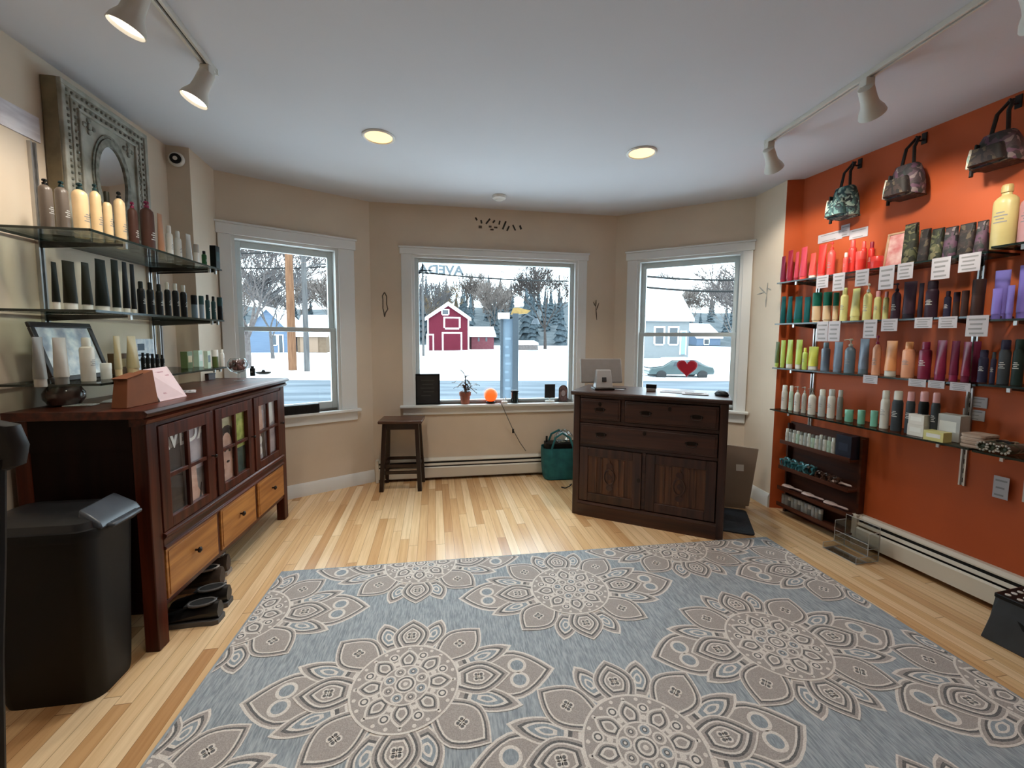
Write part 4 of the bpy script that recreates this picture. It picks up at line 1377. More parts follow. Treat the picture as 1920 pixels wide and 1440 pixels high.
stock(WR, .13, RZ[1], N[1], [
    (1463, 1474, 556, 'tube', 'teal', 'teal', 'teal tube'), (1475, 1487, 556, 'tube', 'teal', 'teal', 'teal tube'), (1488, 1506, 556, 'tube', 'teal', 'tealgreen', 'broad teal tube'), (1507, 1520, 557, 'tube', 'teal', 'teal', 'dark teal tube'),
    (1522, 1541, 549, 'pot', 'tealgreen', 'beige', 'green and beige jar'), (1542, 1560, 548, 'pot', 'tealgreen', 'beige', 'green and beige jar'), (1561, 1573, 549, 'pot', 'tealgreen', 'beige', 'narrow green and beige jar'),
    (1575, 1591, 540, 'cap', 'lemon', 'lemon', 'lemon yellow bottle'), (1594, 1615, 541, 'tube', 'lemon', 'lemon', 'lemon yellow tube'), (1618, 1636, 532, 'pump', 'lemon', 'offwhite', 'lemon yellow pump bottle'),
    (1638, 1653, 546, 'cap', 'lemon', 'pink', 'short lemon yellow bottle'), (1655, 1667, 547, 'cap', 'lemon', 'pink', 'slim lemon yellow bottle'), (1671, 1690, 531, 'pump', 'plum', 'darkplum', 'plum pump bottle'),
    (1692, 1719, 528, 'tube', 'plum', 'darkplum', 'broad plum tube'), (1721, 1732, 531, 'tube', 'darkplum', 'darkplum', 'narrow dark plum tube'), (1734, 1761, 527, 'spray', 'plum', 'darkplum', 'broad dark plum bottle'),
    (1769, 1784, 546, 'cap', 'navy', 'plum', 'short navy plum bottle'), (1786, 1800, 548, 'jar', 'brown', 'plum', 'brown jar'), (1801, 1817, 545, 'jar', 'brown', 'brown', 'brown jar'), (1820, 1848, 524, 'jar', 'brown', 'brown', 'tall brown lidded jar')], G)
stock(WR, .13, RZ[1] - .018, N[1], [
    (1858, 1880, 541, 'tube', 'lavender', 'lavender', 'lavender tube', .06), (1862, 1893, 507, 'tube', 'lavender', 'lavender', 'tall lavender tube', -.05), (1886, 1902, 535, 'tube', 'lavender', 'lavender', 'slim lavender tube', .05), (1907, 1934, 497, 'tube', 'lavender', 'lavender', 'broad lavender tube')], G)
stock(WR, .13, RZ[2], N[2], [
    (1453, 1462, 641, 'tube', 'moss', 'lime', 'moss green tube'), (1463, 1473, 638, 'tube', 'lime', 'lime', 'lime green tube'), (1474, 1488, 637, 'tube', 'lime', 'white', 'lime green tube'), (1491, 1505, 637, 'tube', 'lime', 'white', 'lime green tube'),
    (1504, 1514, 652, 'cap', 'lime', 'limey', 'short lime bottle', .03), (1514, 1536, 650, 'tube', 'limey', 'white', 'broad yellow lime tube'), (1539, 1557, 642, 'cap', 'bluegrey', 'slate', 'blue grey bottle'),
    (1562, 1581, 641, 'tube', 'bluegrey', 'bluegrey', 'blue grey tube'), (1583, 1605, 635, 'pump', 'slate', 'silver', 'blue grey pump bottle'), (1609, 1631, 635, 'tube', 'bluegrey', 'slate', 'tall blue grey tube'),
    (1635, 1653, 629, 'pump', 'peach', 'maroon', 'peach pump bottle with dark red pump'), (1658, 1684, 639, 'tube', 'orange', 'offwhite', 'orange tube'), (1690, 1717, 641, 'cap', 'peach', 'orange', 'broad peach bottle'),
    (1721, 1748, 641, 'cap', 'maroon', 'magenta', 'magenta bottle'), (1752, 1777, 638, 'tube', 'maroon', 'magenta', 'magenta tube'), (1780, 1800, 639, 'tube', 'wine', 'magenta', 'wine red tube'), (1802, 1822, 641, 'tube', 'maroon', 'wine', 'wine magenta tube'), (1822, 1838, 640, 'tube', 'wine', 'wine', 'dark wine tube', -.05)], G)
stock(WR, .13, RZ[2] + .004, N[2], [
    (1833, 1854, 656, 'spray', 'navy', 'navy', 'short navy bottle'), (1856, 1868, 660, 'cap', 'navy', 'charcoal', 'slim navy bottle'), (1871, 1896, 637, 'spray', 'charcoal', 'navy', 'tall charcoal bottle'), (1897, 1922, 636, 'spray', 'dkgreen', 'dkgreen', 'tall dark green bottle')], G)
stock(WR, .13, RZ[3], N[3], [
    (1465, 1477, 722, 'spray', 'offwhite', 'white', 'white spray bottle'), (1479, 1488, 723, 'spray', 'mint', 'white', 'mint white spray bottle'), (1489, 1501, 724, 'pump', 'offwhite', 'silver', 'offwhite pump bottle'), (1503, 1513, 725, 'pump', 'silver', 'silver', 'pale grey pump bottle'),
    (1515, 1531, 728, 'pump', 'offwhite', 'grey', 'offwhite pump bottle'), (1534, 1549, 730, 'spray', 'greywhite', 'offwhite', 'grey white bottle'), (1551, 1567, 730, 'spray', 'offwhite', 'greywhite', 'broad offwhite bottle'), (1569, 1581, 731, 'spray', 'grey', 'greywhite', 'grey bottle'),
    (1583, 1601, 768, 'jar', 'seafoam', 'seafoam', 'seafoam green jar'), (1607, 1623, 769, 'jar', 'seafoam', 'seafoam', 'seafoam green jar'), (1631, 1647, 770, 'jar', 'seafoam', 'seafoam', 'seafoam green jar'),
    (1650, 1669, 732, 'spray', 'offwhite', 'offwhite', 'tall white bottle'), (1671, 1694, 733, 'spray', 'charcoal', 'offwhite', 'charcoal bottle with white cap'), (1697, 1716, 734, 'spray', 'charcoal', 'pink', 'charcoal bottle with pale cap'), (1720, 1742, 734, 'spray', 'black', 'pink', 'black bottle with pale cap'), (1744, 1763, 736, 'spray', 'charcoal', 'pink', 'charcoal bottle with pale cap')], G)
# cartons at the end of the lowest shelf
N3 = 'the near end of the lowest shelf'
for i, (x0, x1, yt, yb, c, lab, oo) in enumerate(((1708, 1738, 806, 822, 'offwhite', 'lower white carton under another at the lowest orange wall shelf', .15), (1708, 1738, 787, 804, 'offwhite', 'white carton stacked on another carton on the lowest orange wall shelf', .15),
                                                  (1742, 1776, 810, 829, 'lemon', 'pale cream carton lying at the front of the lowest orange wall shelf', .0), (1768, 1804, 783, 835, 'greywhite', 'tall white carton at the near end of the lowest orange wall shelf', .10))):
    if oo == 0: oo = .19
    s_ = WR.px((x0 + x1) / 2, 800, oo)[0]
    p = WR.pt(s_, RZ[3] + (.062 if i == 1 else .0), oo)
    bottle('box', p, WR.rz, (.075, .072, .085, .10)[i], (.062, .055, .05, .135)[i], c, 'white', lab, 'white cartons on the lowest shelf')
# bags and picture on the top shelf
M_pinkart = mat('pink_portrait_print', (206, 120, 116), .6, rgb2=(238, 214, 204), scale=14)
M_goldf = mat('pale_gold_frame', (196, 160, 128), .4, var=.1, scale=20)
leaning_frame('pink portrait picture in a pale gold frame leaning on the top orange wall shelf', WR, 1655, 1697, 434, .12, RZ[0] + .001, M_pinkart, lean=.14, border=.012, fm=M_goldf)


def floral(name, cols, scale=16):
    m = bpy.data.materials.new(name)
    m.use_nodes = True
    nt = m.node_tree
    b = nt.nodes['Principled BSDF']
    t = nt.nodes.new('ShaderNodeTexCoord')
    n = nt.nodes.new('ShaderNodeTexNoise')
    n.inputs['Scale'].default_value = 12
    v = nt.nodes.new('ShaderNodeTexVoronoi')
    v.inputs['Scale'].default_value = scale
    ad = nt.nodes.new('ShaderNodeMix')
    ad.data_type = 'RGBA'
    ad.inputs['Factor'].default_value = .12
    nt.links.new(t.outputs['Object'], n.inputs['Vector'])
    nt.links.new(t.outputs['Object'], ad.inputs['A'])
    nt.links.new(n.outputs['Color'], ad.inputs['B'])
    nt.links.new(ad.outputs['Result'], v.inputs['Vector'])
    sp = nt.nodes.new('ShaderNodeSeparateColor')
    nt.links.new(v.outputs['Color'], sp.inputs[0])
    r = nt.nodes.new('ShaderNodeValToRGB')
    r.color_ramp.interpolation = 'CONSTANT'
    for i, c in enumerate(cols):
        if i < 2: e = r.color_ramp.elements[i]
        else: e = r.color_ramp.elements.new(i / len(cols))
        e.position = i / len(cols)
        e.color = (*lin(c), 1)
    nt.links.new(sp.outputs[0], r.inputs['Fac'])
    nt.links.new(r.outputs['Color'], b.inputs['Base Color'])
    b.inputs['Roughness'].default_value = .7
    return m


F_dark = floral('dark_leaf_print', [(34, 28, 26), (58, 44, 40), (36, 32, 28), (82, 70, 54), (46, 36, 34), (28, 24, 24)], 55)
F_green = floral('green_leaf_print', [(46, 50, 34), (80, 82, 54), (34, 36, 26), (110, 104, 74)], 55)
F_teal = floral('teal_leaf_print', [(38, 66, 70), (92, 128, 124), (30, 44, 50), (150, 170, 158), (60, 92, 92)], 60)
F_mixed = floral('dusky_leaf_print', [(60, 50, 54), (78, 60, 70), (44, 42, 44), (120, 106, 106), (66, 56, 58), (92, 64, 82), (48, 54, 52)], 42)
F_pale = floral('pale_leaf_print', [(190, 196, 184), (206, 190, 170), (150, 172, 160), (216, 206, 196)], 60)
M_zip = mat('black_zip_tape', (22, 20, 20), .6, var=.1)
for i, (x0, x1, yt, m_, lab) in enumerate(((1697, 1722, 421, F_green, 'upright green leaf print pouch beside the pink portrait on the top shelf'), (1727, 1746, 431, F_dark, 'dark leaf print pouch right of the green pouch on the top shelf'), (1748, 1771, 430, F_green, 'dark green leaf print pouch in the middle of the pouch row'),
                                           (1773, 1797, 427, F_mixed, 'dusky plum leaf print pouch on the top shelf'), (1800, 1829, 421, F_dark, 'broad dark brown print pouch on the top shelf'), (1832, 1852, 416, F_mixed, 'dark pouch at the near end of the pouch row on the top shelf'))):
    oo = .12
    s_a, s_b = WR.px(x0, 440, oo)[0], WR.px(x1, 440, oo)[0]
    zt = WR.px((x0 + x1) / 2, yt, oo)[1]
    o = thing('print_pouch', lab, 'pouch', WR.pt((s_a + s_b) / 2, RZ[0], oo), WR.rz, 'leaf print pouches on the top shelf')
    w2, h = (s_b - s_a) / 2 * 1.02, zt - RZ[0]
    rs = []
    for t in (0, .05, .3, .6, .85, .97, 1):
        dy = .032 * (1 - .82 * t ** 1.6) * (.85 if t == 0 else 1)
        rs.append([(p[0], p[1], h * t) for p in rrect(-w2 * (1 - .04 * t), w2 * (1 - .04 * t), -dy, dy, min(dy, w2) * .8, 0, 4)])
    MB().rings(rs).build('body', m_, o)
    MB().box(-w2 * .9, w2 * .9, -.006, .006, h - .006, h + .004).tube([(w2 * .9, -.006, h), (w2 * .97, -.02, h - .01), (w2 * .98, -.028, h - .045)], .003, 6).build('zip', M_zip, o)
# large bottles of the near section
p = WR.pt(WR.px(1881, 440, .12)[0], RZ[0] + .018, .12)
zt = WR.px(1884, 348, .12)[1]
bottle('jug', p, WR.rz, .086, zt - RZ[0] - .018, 'yellow', 'gold', 'large pale yellow litre bottle at the right end of the top shelf', G)
p = WR.pt(WR.px(1881, 440, .12)[0] + .092, RZ[0] + .018, .12)
bottle('jug', p, WR.rz, .084, .25, 'pink', 'pink', 'large dusty pink litre bottle cut by the right edge on the top shelf', G)
# rolled scarves and beads at the near end of the lowest shelf
F_scarf = floral('scarf_print', [(150, 130, 110), (84, 70, 60), (120, 104, 90), (60, 66, 50)], 30)
zz = RZ[3] - .004
o = thing('folded_fabric', 'stack of folded beige fabric at the near section of the lowest orange wall shelf', 'fabric', WR.pt(WR.px(1838, 840, .14)[0], zz, .14), WR.rz)
M_bfab = mat('beige_ribbed_fabric', (150, 126, 108), .9, rgb2=(184, 160, 142), scale=30, stretch=(.1, 1, 4))
m = MB()
for k in range(4): m.rings([rrect(-.05 + .003 * (k % 2), .040, -.06, .06, .02, .004 + .0165 * k), rrect(-.052 + .003 * (k % 2), .042, -.062, .062, .02, .011 + .0165 * k), rrect(-.05, .040, -.06, .06, .02, .019 + .0165 * k)])
m.build('folds', M_bfab, o)
for k, (px, lab) in enumerate(((1864, 'rolled green and brown print scarf beside the folded beige fabric'), (1883, 'second rolled print scarf on the lowest orange wall shelf'), (1906, 'rolled print scarf at the right edge of the lowest orange wall shelf'))):
    o = thing('rolled_scarf', lab, 'scarf', WR.pt(WR.px(px, 840, .13)[0], zz, .13), WR.rz, 'rolled scarves on the lowest shelf')
    mb = MB()
    mb.T = Matrix.Translation((0, .08, .026)) @ Matrix.Rotation(math.pi / 2, 4, 'X') @ Matrix.Diagonal((.62, .62, 1, 1))
    mb.lathe([(.012, 0), (.034, .004), (.036, .08), (.035, .15), (.030, .158), (.026, .152), (.022, .158), (.016, .152), (.008, .156)], 16)
    mb.build('roll', F_scarf, o)
    MB().box(-.026, .026, -.01, .012, .001, .0525).build('paper_band', M_zip, o) if k == 1 else None
    m = MB()
    for q in range(10): m.sphere((.020 * math.cos(q * .63), -.082, .026 + .019 * math.sin(q * .63)), .005, 0, 6, 4)
    m.build('beads', pmat('silver'), o)


# ------------------------------------------------------------------ price cards and paper notes
def card(label, s_, z_, o_, wd, h, lines=3, name='price_card', tilt=0.0, title=False):
    o = thing(name, label, 'card', WR.pt(s_, z_, o_), WR.rz, 'cards on the orange wall')
    MB().box(-wd / 2, wd / 2, -.0015, 0, -h, 0).build('card', M_paper, o, smooth=False)
    m = MB()
    for k in range(lines):
        z = -h * (.18 + .66 * k / max(1, lines - 1)) if lines > 1 else -h * .5
        q = .38 - .06 * (k % 2)
        m.box(-wd * q, wd * (q - .08 * (k % 3)), -.0022, -.001, z - h * .05, z + h * .03)
    m.build('printing', M_print, o, smooth=False)
    return o


FRO = DR + .003
cards = [  # px left, right, top, bottom, row text
    (1532, 1554, 514, 540, 'top shelf', FRO), (1563, 1585, 513, 545, 'top shelf', FRO), (1605, 1630, 506, 536, 'top shelf', FRO), (1650, 1678, 499, 542, 'top shelf', FRO), (1684, 1713, 497, 523, 'top shelf', FRO), (1749, 1784, 478, 523, 'top shelf', FRO), (1798, 1839, 491, 509, 'top shelf', FRO),
    (1532, 1553, 612, 640, 'second shelf', FRO), (1554, 1576, 610, 640, 'second shelf', FRO), (1620, 1645, 605, 634, 'second shelf', FRO), (1653, 1683, 606, 621, 'second shelf', FRO), (1716, 1749, 595, 615, 'second shelf', FRO), (1761, 1796, 592, 615, 'second shelf', FRO), (1812, 1854, 605, 631, 'second shelf', FRO),
    (1619, 1646, 706, 719, 'third shelf', FRO), (1704, 1737, 711, 725, 'third shelf', FRO), (1741, 1772, 713, 728, 'third shelf', FRO), (1781, 1820, 727, 733, 'third shelf', FRO)]
cnt = {}
for x0, x1, y0, y1, rt, oo in cards:
    sa_, z_ = WR.px(x0, y0, oo)
    sb_, z2 = WR.px(x1, y0, oo)
    _, zb = WR.px((x0 + x1) / 2, y1, oo)
    k = cnt.get(rt, 0)
    cnt[rt] = k + 1
    zs_ = {'top shelf': RZ[0], 'second shelf': RZ[1], 'third shelf': RZ[2]}[rt] + .002
    card(f'white printed price card hanging from the {rt} edge, {ORD[k]} from the window', (sa_ + sb_) / 2, zs_, oo, sb_ - sa_, max(.03, zs_ - zb), 4)
for x0, x1, y0, y1, lab, oo in ((1811, 1853, 744, 764, 'upper white price note on the orange wall above the cartons', .002), (1806, 1848, 768, 788, 'lower white price note on the orange wall above the cartons', .002),
                                (1864, 1894, 894, 936, 'white notice hanging on the shelf rail below the lowest shelf at right', .02), (1535, 1580, 436, 452, 'white paper strip sign on the orange wall above the red tubes, left half', .002), (1578, 1594, 421, 443, 'white square sign in the middle of the strip above the red tubes', .003), (1594, 1628, 428, 446, 'white paper strip sign on the orange wall above the red tubes, right half', .002)):
    sa_, _ = WR.px(x0, y0, oo)
    sb_, _ = WR.px(x1, y0, oo)
    zt, zb = WR.px((x0 + x1) / 2, y0, oo)[1], WR.px((x0 + x1) / 2, y1, oo)[1]
    card(lab, (sa_ + sb_) / 2, zt, oo, sb_ - sa_, zt - zb, 3 if y1 - y0 > 18 else 2, 'paper_sign')

# ------------------------------------------------------------------ bags hanging from hooks
for i, (px, pyh, pt_, pb, wpx, mats_, lab) in enumerate(((1588, 300, 336, 406, 46, (F_teal, F_pale, F_teal), 'small teal leaf print backpack hanging nearest the window on the orange wall'),
                                                        (1706, 254, 290, 368, 62, (F_mixed, F_pale, F_dark), 'dusky leaf print backpack hanging in the middle of the three'),
                                                        (1880, 182, 218, 308, 92, (F_mixed, F_pale, F_dark), 'large dusky print backpack hanging at the right edge of the orange wall'))):
    oo = .10
    s_, zt = WR.px(px, pt_, oo)
    zb = WR.px(px, pb, oo)[1]
    sa_, sb_ = WR.px(px - wpx / 2, pt_, oo)[0], WR.px(px + wpx / 2, pt_, oo)[0]
    zt = min(zt, 2.30)
    h = zt - zb
    w2 = (sb_ - sa_) / 2 * .92
    o = thing('hanging_backpack', lab, 'bag', WR.pt(s_, zb, .10), WR.rz, 'backpacks on wall hooks')
    rs = []
    for t in (0, .04, .15, .4, .65, .85, .96, 1):
        ww = w2 * (1.0 - .10 * t - .42 * max(0, t - .55) ** 1.3 * 2)
        dy = .075 * (1 - .35 * t) * (.8 if t in (0,) else 1) * (.45 if t == 1 else 1)
        rs.append([(p[0], p[1], h * t) for p in rrect(-ww, ww, -dy, dy * .9, min(ww, dy) * .7, 0, 4)])
    MB().rings(rs).build('bag_body', mats_[0], o)
    rs = []
    for t in (0, .1, .7, .95, 1):
        ww = w2 * .8 * (1 - .2 * t)
        dy = .03 * (1 - .2 * t) * (.4 if t == 1 else 1)
        rs.append([(p[0], p[1] - .075, .03 * h + h * .52 * t) for p in rrect(-ww, ww, -dy, dy, .02, 0, 4)])
    MB().rings(rs).build('front_pocket', mats_[2], o)
    MB().box(-w2 * .9, w2 * .9, -.066, .05, -.004, h * .03).build('base_panel', mats_[2], o, bevel=.006)
    MB().plate([(-w2 * .72, h * .02), (-w2 * .58, h * .02), (-w2 * .50, h * .72), (-w2 * .60, h * .72)], -.082, -.05).build('piping_band', M_zip, o, bevel=.004)
    MB().plate([(-w2 * 1.0, h * .02), (-w2 * .97, h * .32), (-w2 * .86, h * .62), (-w2 * .74, h * .62), (-w2 * .80, h * .02)], -.077, -.03).build('side_panel', mats_[1], o, bevel=.004)
    hk = WR.px(px, pyh, .05)[1]
    hz = min(2.455, hk) - zb
    MB().tube([(-.03, -.01, h * .97), (-.02, 0, h + (hz - h) * .6), (-.006, .05, hz), (.006, .05, hz), (.02, 0, h + (hz - h) * .6), (.03, -.01, h * .97)], .008, 6).build('hang_loop', M_zip, o)
    for k, sx in enumerate((-1, -.86)):
        MB().tube([(sx * w2 * .9, .03, h * .8), (sx * w2 * 1.16, .02, h * .55), (sx * w2 * 1.2, .0, h * .25 - .1 * k * h), (sx * w2 * 1.15, -.01, -.02 * (1 - k))], .009, 6).build('strap', M_zip, o)
    hs = thing('wall_hook', f'black wall hook holding the {("small teal", "middle dusky", "large dusky")[i]} backpack', 'hook', WR.pt(s_, hz + zb, 0), WR.rz)
    MB().box(-.012, .012, -.006, 0, -.03, .03).tube([(0, -.004, -.008), (0, -.03, -.016), (0, -.055, -.012), (0, -.064, .006)], .005, 6).build('hook', M_zip, hs)

# ------------------------------------------------------------------ accessory rack at the foot of the orange wall
W_rack = wood('rack_walnut', (58, 26, 14), (88, 44, 24), .45, 'X', 4)
ra, rz_ = WR.px(1462, 880, .10)[0], 0
re_ = WR.px(1603, 880, .10)[0]
ra = max(ra, .012)
rk = thing('accessory_rack', 'low dark brown rack of hair accessories standing against the orange wall', 'rack', WR.pt(ra, 0, 0), WR.rz)
RL_ = re_ - ra
MB().box(0, RL_, -.02, -.004, 0, .70).build('back_board', W_rack, rk)
for x in (0, RL_ - .014): MB().box(x, x + .014, -.05, -.02, 0, .69).build('side_panel', W_rack, rk)
RKZ = (.555, .36, .20, .075)
for z in RKZ: MB().box(.014, RL_ - .014, -.13, -.02, z - .012, z).box(.014, RL_ - .014, -.13, -.124, z, z + .016).build('tray', W_rack, rk)
Gk = 'small bottles on the accessory rack'
for k in range(13):
    x = .035 + (RL_ * .70 - .03) * k / 12
    pb = WR.pt(ra + x, RKZ[0], .085)
    bottle('spray', pb, WR.rz, .025, .10 + .012 * (k > 8), ('offwhite', 'greywhite', 'offwhite', 'mint')[k % 4], ('white', 'grey', 'greywhite')[k % 3], f'small pale bottle on the rack top tray, {ORD[k]} from the window', Gk)
for k in range(12):
    x = .035 + (RL_ * .60 - .03) * k / 11
    pb = WR.pt(ra + x, RKZ[3], .085)
    bottle('jar', pb, WR.rz, .027, .075, ('greywhite', 'silver', 'grey')[k % 3], ('silver', 'greywhite', 'offwhite')[k % 3], f'small grey pot on the rack bottom tray, {ORD[k]} from the window', Gk)
o = thing('navy_box', 'dark navy box at the near end of the rack top tray', 'box', WR.pt(ra + RL_ - .075, RKZ[0], .07), WR.rz)
MB().box(-.05, .05, -.04, .03, 0, .15).build('carton', mat('navy_card', (30, 34, 50), .5, var=.1), o, bevel=.002)
MB().box(-.03, .03, -.0406, -.03, .05, .10).build('printed_panel', mat('navy_card_print', (50, 56, 74), .5, var=.1), o)
M_tclip = mat('teal_clip_plastic', (38, 92, 100), .3, rgb2=(84, 140, 146), scale=30)
M_tort = mat('tortoise_plastic', (52, 30, 22), .3, rgb2=(110, 74, 54), scale=30)
M_brush = mat('pale_pink_brush_plastic', (206, 182, 172), .4, var=.05, scale=20)


def clip(label, p, rz, m_, sc_=1.0):
    o = thing('hair_clip', label, 'hair clip', p, rz, 'hair clips on the rack')
    for sx in (-1, 1):
        mb = MB()
        mb.tube([(sx * .004, 0, .06 * sc_), (sx * .018 * sc_, 0, .055 * sc_), (sx * .026 * sc_, 0, .03 * sc_), (sx * .012 * sc_, 0, .006)], .006 * sc_, 6)
        for q in (-.025, -.012, .012, .025): mb.tube([(sx * .02 * sc_, q * sc_, .045 * sc_), (sx * .024 * sc_, q * sc_, .025 * sc_), (sx * .008 * sc_, q * sc_, .004)], .004 * sc_, 5)
        mb.tube([(sx * .02 * sc_, -.03 * sc_, .045 * sc_), (sx * .02 * sc_, .03 * sc_, .045 * sc_)], .007 * sc_, 6)
        mb.build('jaw', m_, o)
    MB().tube([(0, -.02 * sc_, .05 * sc_), (0, .02 * sc_, .05 * sc_)], .006 * sc_, 8).build('hinge', M_chrome, o)


def brush(label, p, rz, L_=.15):
    o = thing('hair_brush', label, 'brush', p, rz, 'hair brushes on the rack')
    m = MB()
    rs = []
    for t, a, b in ((0, .01, .006), (.05, .024, .011), (.25, .03, .013), (.45, .02, .011), (.55, .009, .008), (.9, .010, .008), (1, .006, .005)):
        rs.append([(-L_ / 2 + L_ * t, a * math.cos(q), .016 + b * math.sin(q)) for q in [2 * math.pi * i / 12 for i in range(12)]])
    m.rings(rs).build('brush_body', M_brush, o)
    m = MB()
    for i in range(5):
        for j in (-1, 0, 1): m.box(-L_ * .42 + .012 * i - .0015, -L_ * .42 + .012 * i + .0015, j * .012 - .0015, j * .012 + .0015, .001, .012)
    m.build('bristles', M_dark, o)


for k in range(4): clip(f'teal hair claw clip on the rack, {ORD[k]} from the window', WR.pt(ra + .05 + .062 * k, RKZ[1], .09), WR.rz + random.uniform(-.5, .5), M_tclip, 1.25)
for k in range(3): clip(f'brown tortoise hair claw clip on the rack, {ORD[k]} right of the teal clips', WR.pt(ra + .31 + .055 * k, RKZ[1], .085), WR.rz + random.uniform(-.5, .5), M_tort, .9)
brush('pale brush lying at the near end of the rack second tray', WR.pt(ra + RL_ - .10, RKZ[1], .07), WR.rz, .13)
for k in range(3): brush(f'pale pink hair brush on the rack third tray, {ORD[k]} from the window', WR.pt(ra + .095 + .165 * k, RKZ[2], .075), WR.rz + .1)

# clear acrylic stand on the floor
M_acr = thin_glass('clear_acrylic', (.90, .92, .92), .16)
M_acre = mat('acrylic_edge', (190, 192, 192), .2, var=.02, scale=20)
a_ = atz(1548, 1003, 0)
ac = thing('acrylic_stand', 'clear acrylic display stand on the floor before the heater', 'stand', WR.pt(WR.px(1594, 1000, .22)[0], 0, .165), WR.rz)
ac.scale = (.78, .78, .80)
edge = MB()
panes = MB()


def sheet(x0, x1, y0, y1, z0, z1):
    panes.box(x0, x1, y0, y1, z0, z1)
    t = .0035
    P = [(x, y, z) for x in (x0, x1) for y in (y0, y1) for z in (z0, z1)]
    ds = sorted(((abs(x1 - x0), 0), (abs(y1 - y0), 1), (abs(z1 - z0), 2)))
    thin = ds[0][1]
    mid = [(x0 + x1) / 2, (y0 + y1) / 2, (z0 + z1) / 2]
    ax = [q for q in (0, 1, 2) if q != thin]
    lo, hi = (x0, y0, z0), (x1, y1, z1)
    c = []
    for sa_, sb_ in ((0, 0), (1, 0), (1, 1), (0, 1)):
        q = list(mid)
        q[ax[0]] = (lo, hi)[sa_][ax[0]]
        q[ax[1]] = (lo, hi)[sb_][ax[1]]
        c.append(q)
    for i in range(4): edge.tube([c[i], c[(i + 1) % 4]], t * .7, 4)


for x in (-.13, .13):
    sheet(x - .002, x + .002, -.17, .05, .003, .05)
    sheet(x - .002, x + .002, -.06, .05, .05, .22)
sheet(-.128, .128, -.17, -.06, .004, .008)
sheet(-.128, .128, -.06, .05, .10, .104)
sheet(-.128, .128, .046, .05, .003, .26)
sheet(-.128, .128, -.062, -.058, .05, .14)
panes.build('acrylic_panels', M_acr, ac, smooth=False)
edge.build('bright_edges', M_acre, ac)

# step stool by the right edge
M_step = mat('charcoal_step_plastic', (48, 52, 56), .45, var=.12, scale=18)
p = atz(1838, 1192, 0)
ss = thing('step_stool', 'folding charcoal plastic step stool with dotted top at the right edge', 'step stool', (p.x, p.y, 0), math.atan2(-.973, .229) + .02)
SH = .215
m = MB()
m.add([(0, -.002, 0), (.36, -.002, 0), (.33, .03, SH - .02), (.03, .03, SH - .02), (0, .02, 0), (.36, .02, 0), (.33, .05, SH - .02), (.03, .05, SH - .02)],
      [(0, 1, 2, 3), (7, 6, 5, 4), (0, 4, 5, 1), (1, 5, 6, 2), (2, 6, 7, 3), (3, 7, 4, 0)])
m.build('front_panel', M_step, ss, bevel=.004)
MB().box(.02, .34, .02, .24, SH - .02, SH).build('step_top', M_black, ss, bevel=.004)
m = MB()
for i in range(8):
    for j in range(5): m.lathe([(.010, 0), (.009, .003)], 8, (.05 + .037 * i, .05 + .04 * j, SH))
m.build('grip_dots', M_white, ss)
m = MB()
for x in (.012, .32): m.add([(x, .0, 0), (x + .025, .0, 0), (x + .03, .04, SH - .02), (x + .005, .04, SH - .02), (x, .25, 0), (x + .025, .25, 0), (x + .03, .22, SH - .02), (x + .005, .22, SH - .02)],
                          [(3, 2, 1, 0), (4, 5, 6, 7), (0, 1, 5, 4), (1, 2, 6, 5), (2, 3, 7, 6), (3, 0, 4, 7)])
m.build('side_panel', M_step, ss)
m = MB()
m.T = Matrix.Translation((0, .0, 0)) @ Matrix.Rotation(-.16, 4, 'X')
m.plate([(.10, .135), (.13, .125), (.17, .132), (.20, .145), (.25, .14), (.275, .11), (.26, .085), (.23, .10), (.20, .108), (.16, .1), (.12, .105)], -.006, .004)
m.build('hand_hole', M_dark, ss)

# ------------------------------------------------------------------ middle window sill
SZ = OP2[2] + .001


def sill(px, o_=-.01): return BK.pt(BK.px(px, 740, o_)[0], SZ, o_)


M_chalk = mat('black_sign_board', (22, 22, 22), .5, rgb2=(34, 34, 33), scale=12)
o = thing('sign_board', 'black framed sign board at the left end of the middle window sill', 'sign', sill(802), BK.rz)
MB().box(-.112, .112, -.004, .012, 0, .285).build('board', M_chalk, o)
MB().box(-.112, .112, -.010, .014, 0, .018).box(-.112, .112, -.010, .014, .267, .285).box(-.112, -.096, -.010, .014, .018, .267).box(.096, .112, -.010, .014, .018, .267).build('frame', M_black, o, bevel=.002)
m = MB()
for k, (a, b) in enumerate(((-.06, .06), (-.05, .05), (-.065, .06), (-.04, .055), (-.06, .03))): m.box(a, b, -.005, -.003, .22 - .035 * k, .228 - .035 * k)
m.build('chalk_lines', mat('dim_chalk', (70, 70, 68), .9, var=.05), o)
M_terra = mat('terracotta', (132, 74, 56), .7, rgb2=(160, 96, 74), scale=14)
M_leafp = mat('burgundy_leaf', (50, 44, 40), .5, rgb2=(92, 70, 66), scale=20)
pl = thing('potted_plant', 'spiky dark leaved plant in a terracotta pot on the middle window sill', 'plant', sill(872))
MB().lathe([(.036, 0), (.040, .004), (.048, .075), (.050, .078), (.056, .08), (.057, .112), (.050, .112), (.047, .09)], 20).build('pot', M_terra, pl)
MB().lathe([(.0, .10), (.049, .10)], 16, caps=False).build('soil', mat('dark_soil', (40, 30, 24), .95, var=.2, scale=60), pl)
m = MB()
rnd = random.Random(3)
m.tube([(0, 0, .09), (.006, 0, .18), (.0, 0, .27)], [.008, .007, .005], 6)
m.tube([(0, 0, .09), (.02, .0, .14), (.035, 0, .17)], [.006, .005, .004], 6)
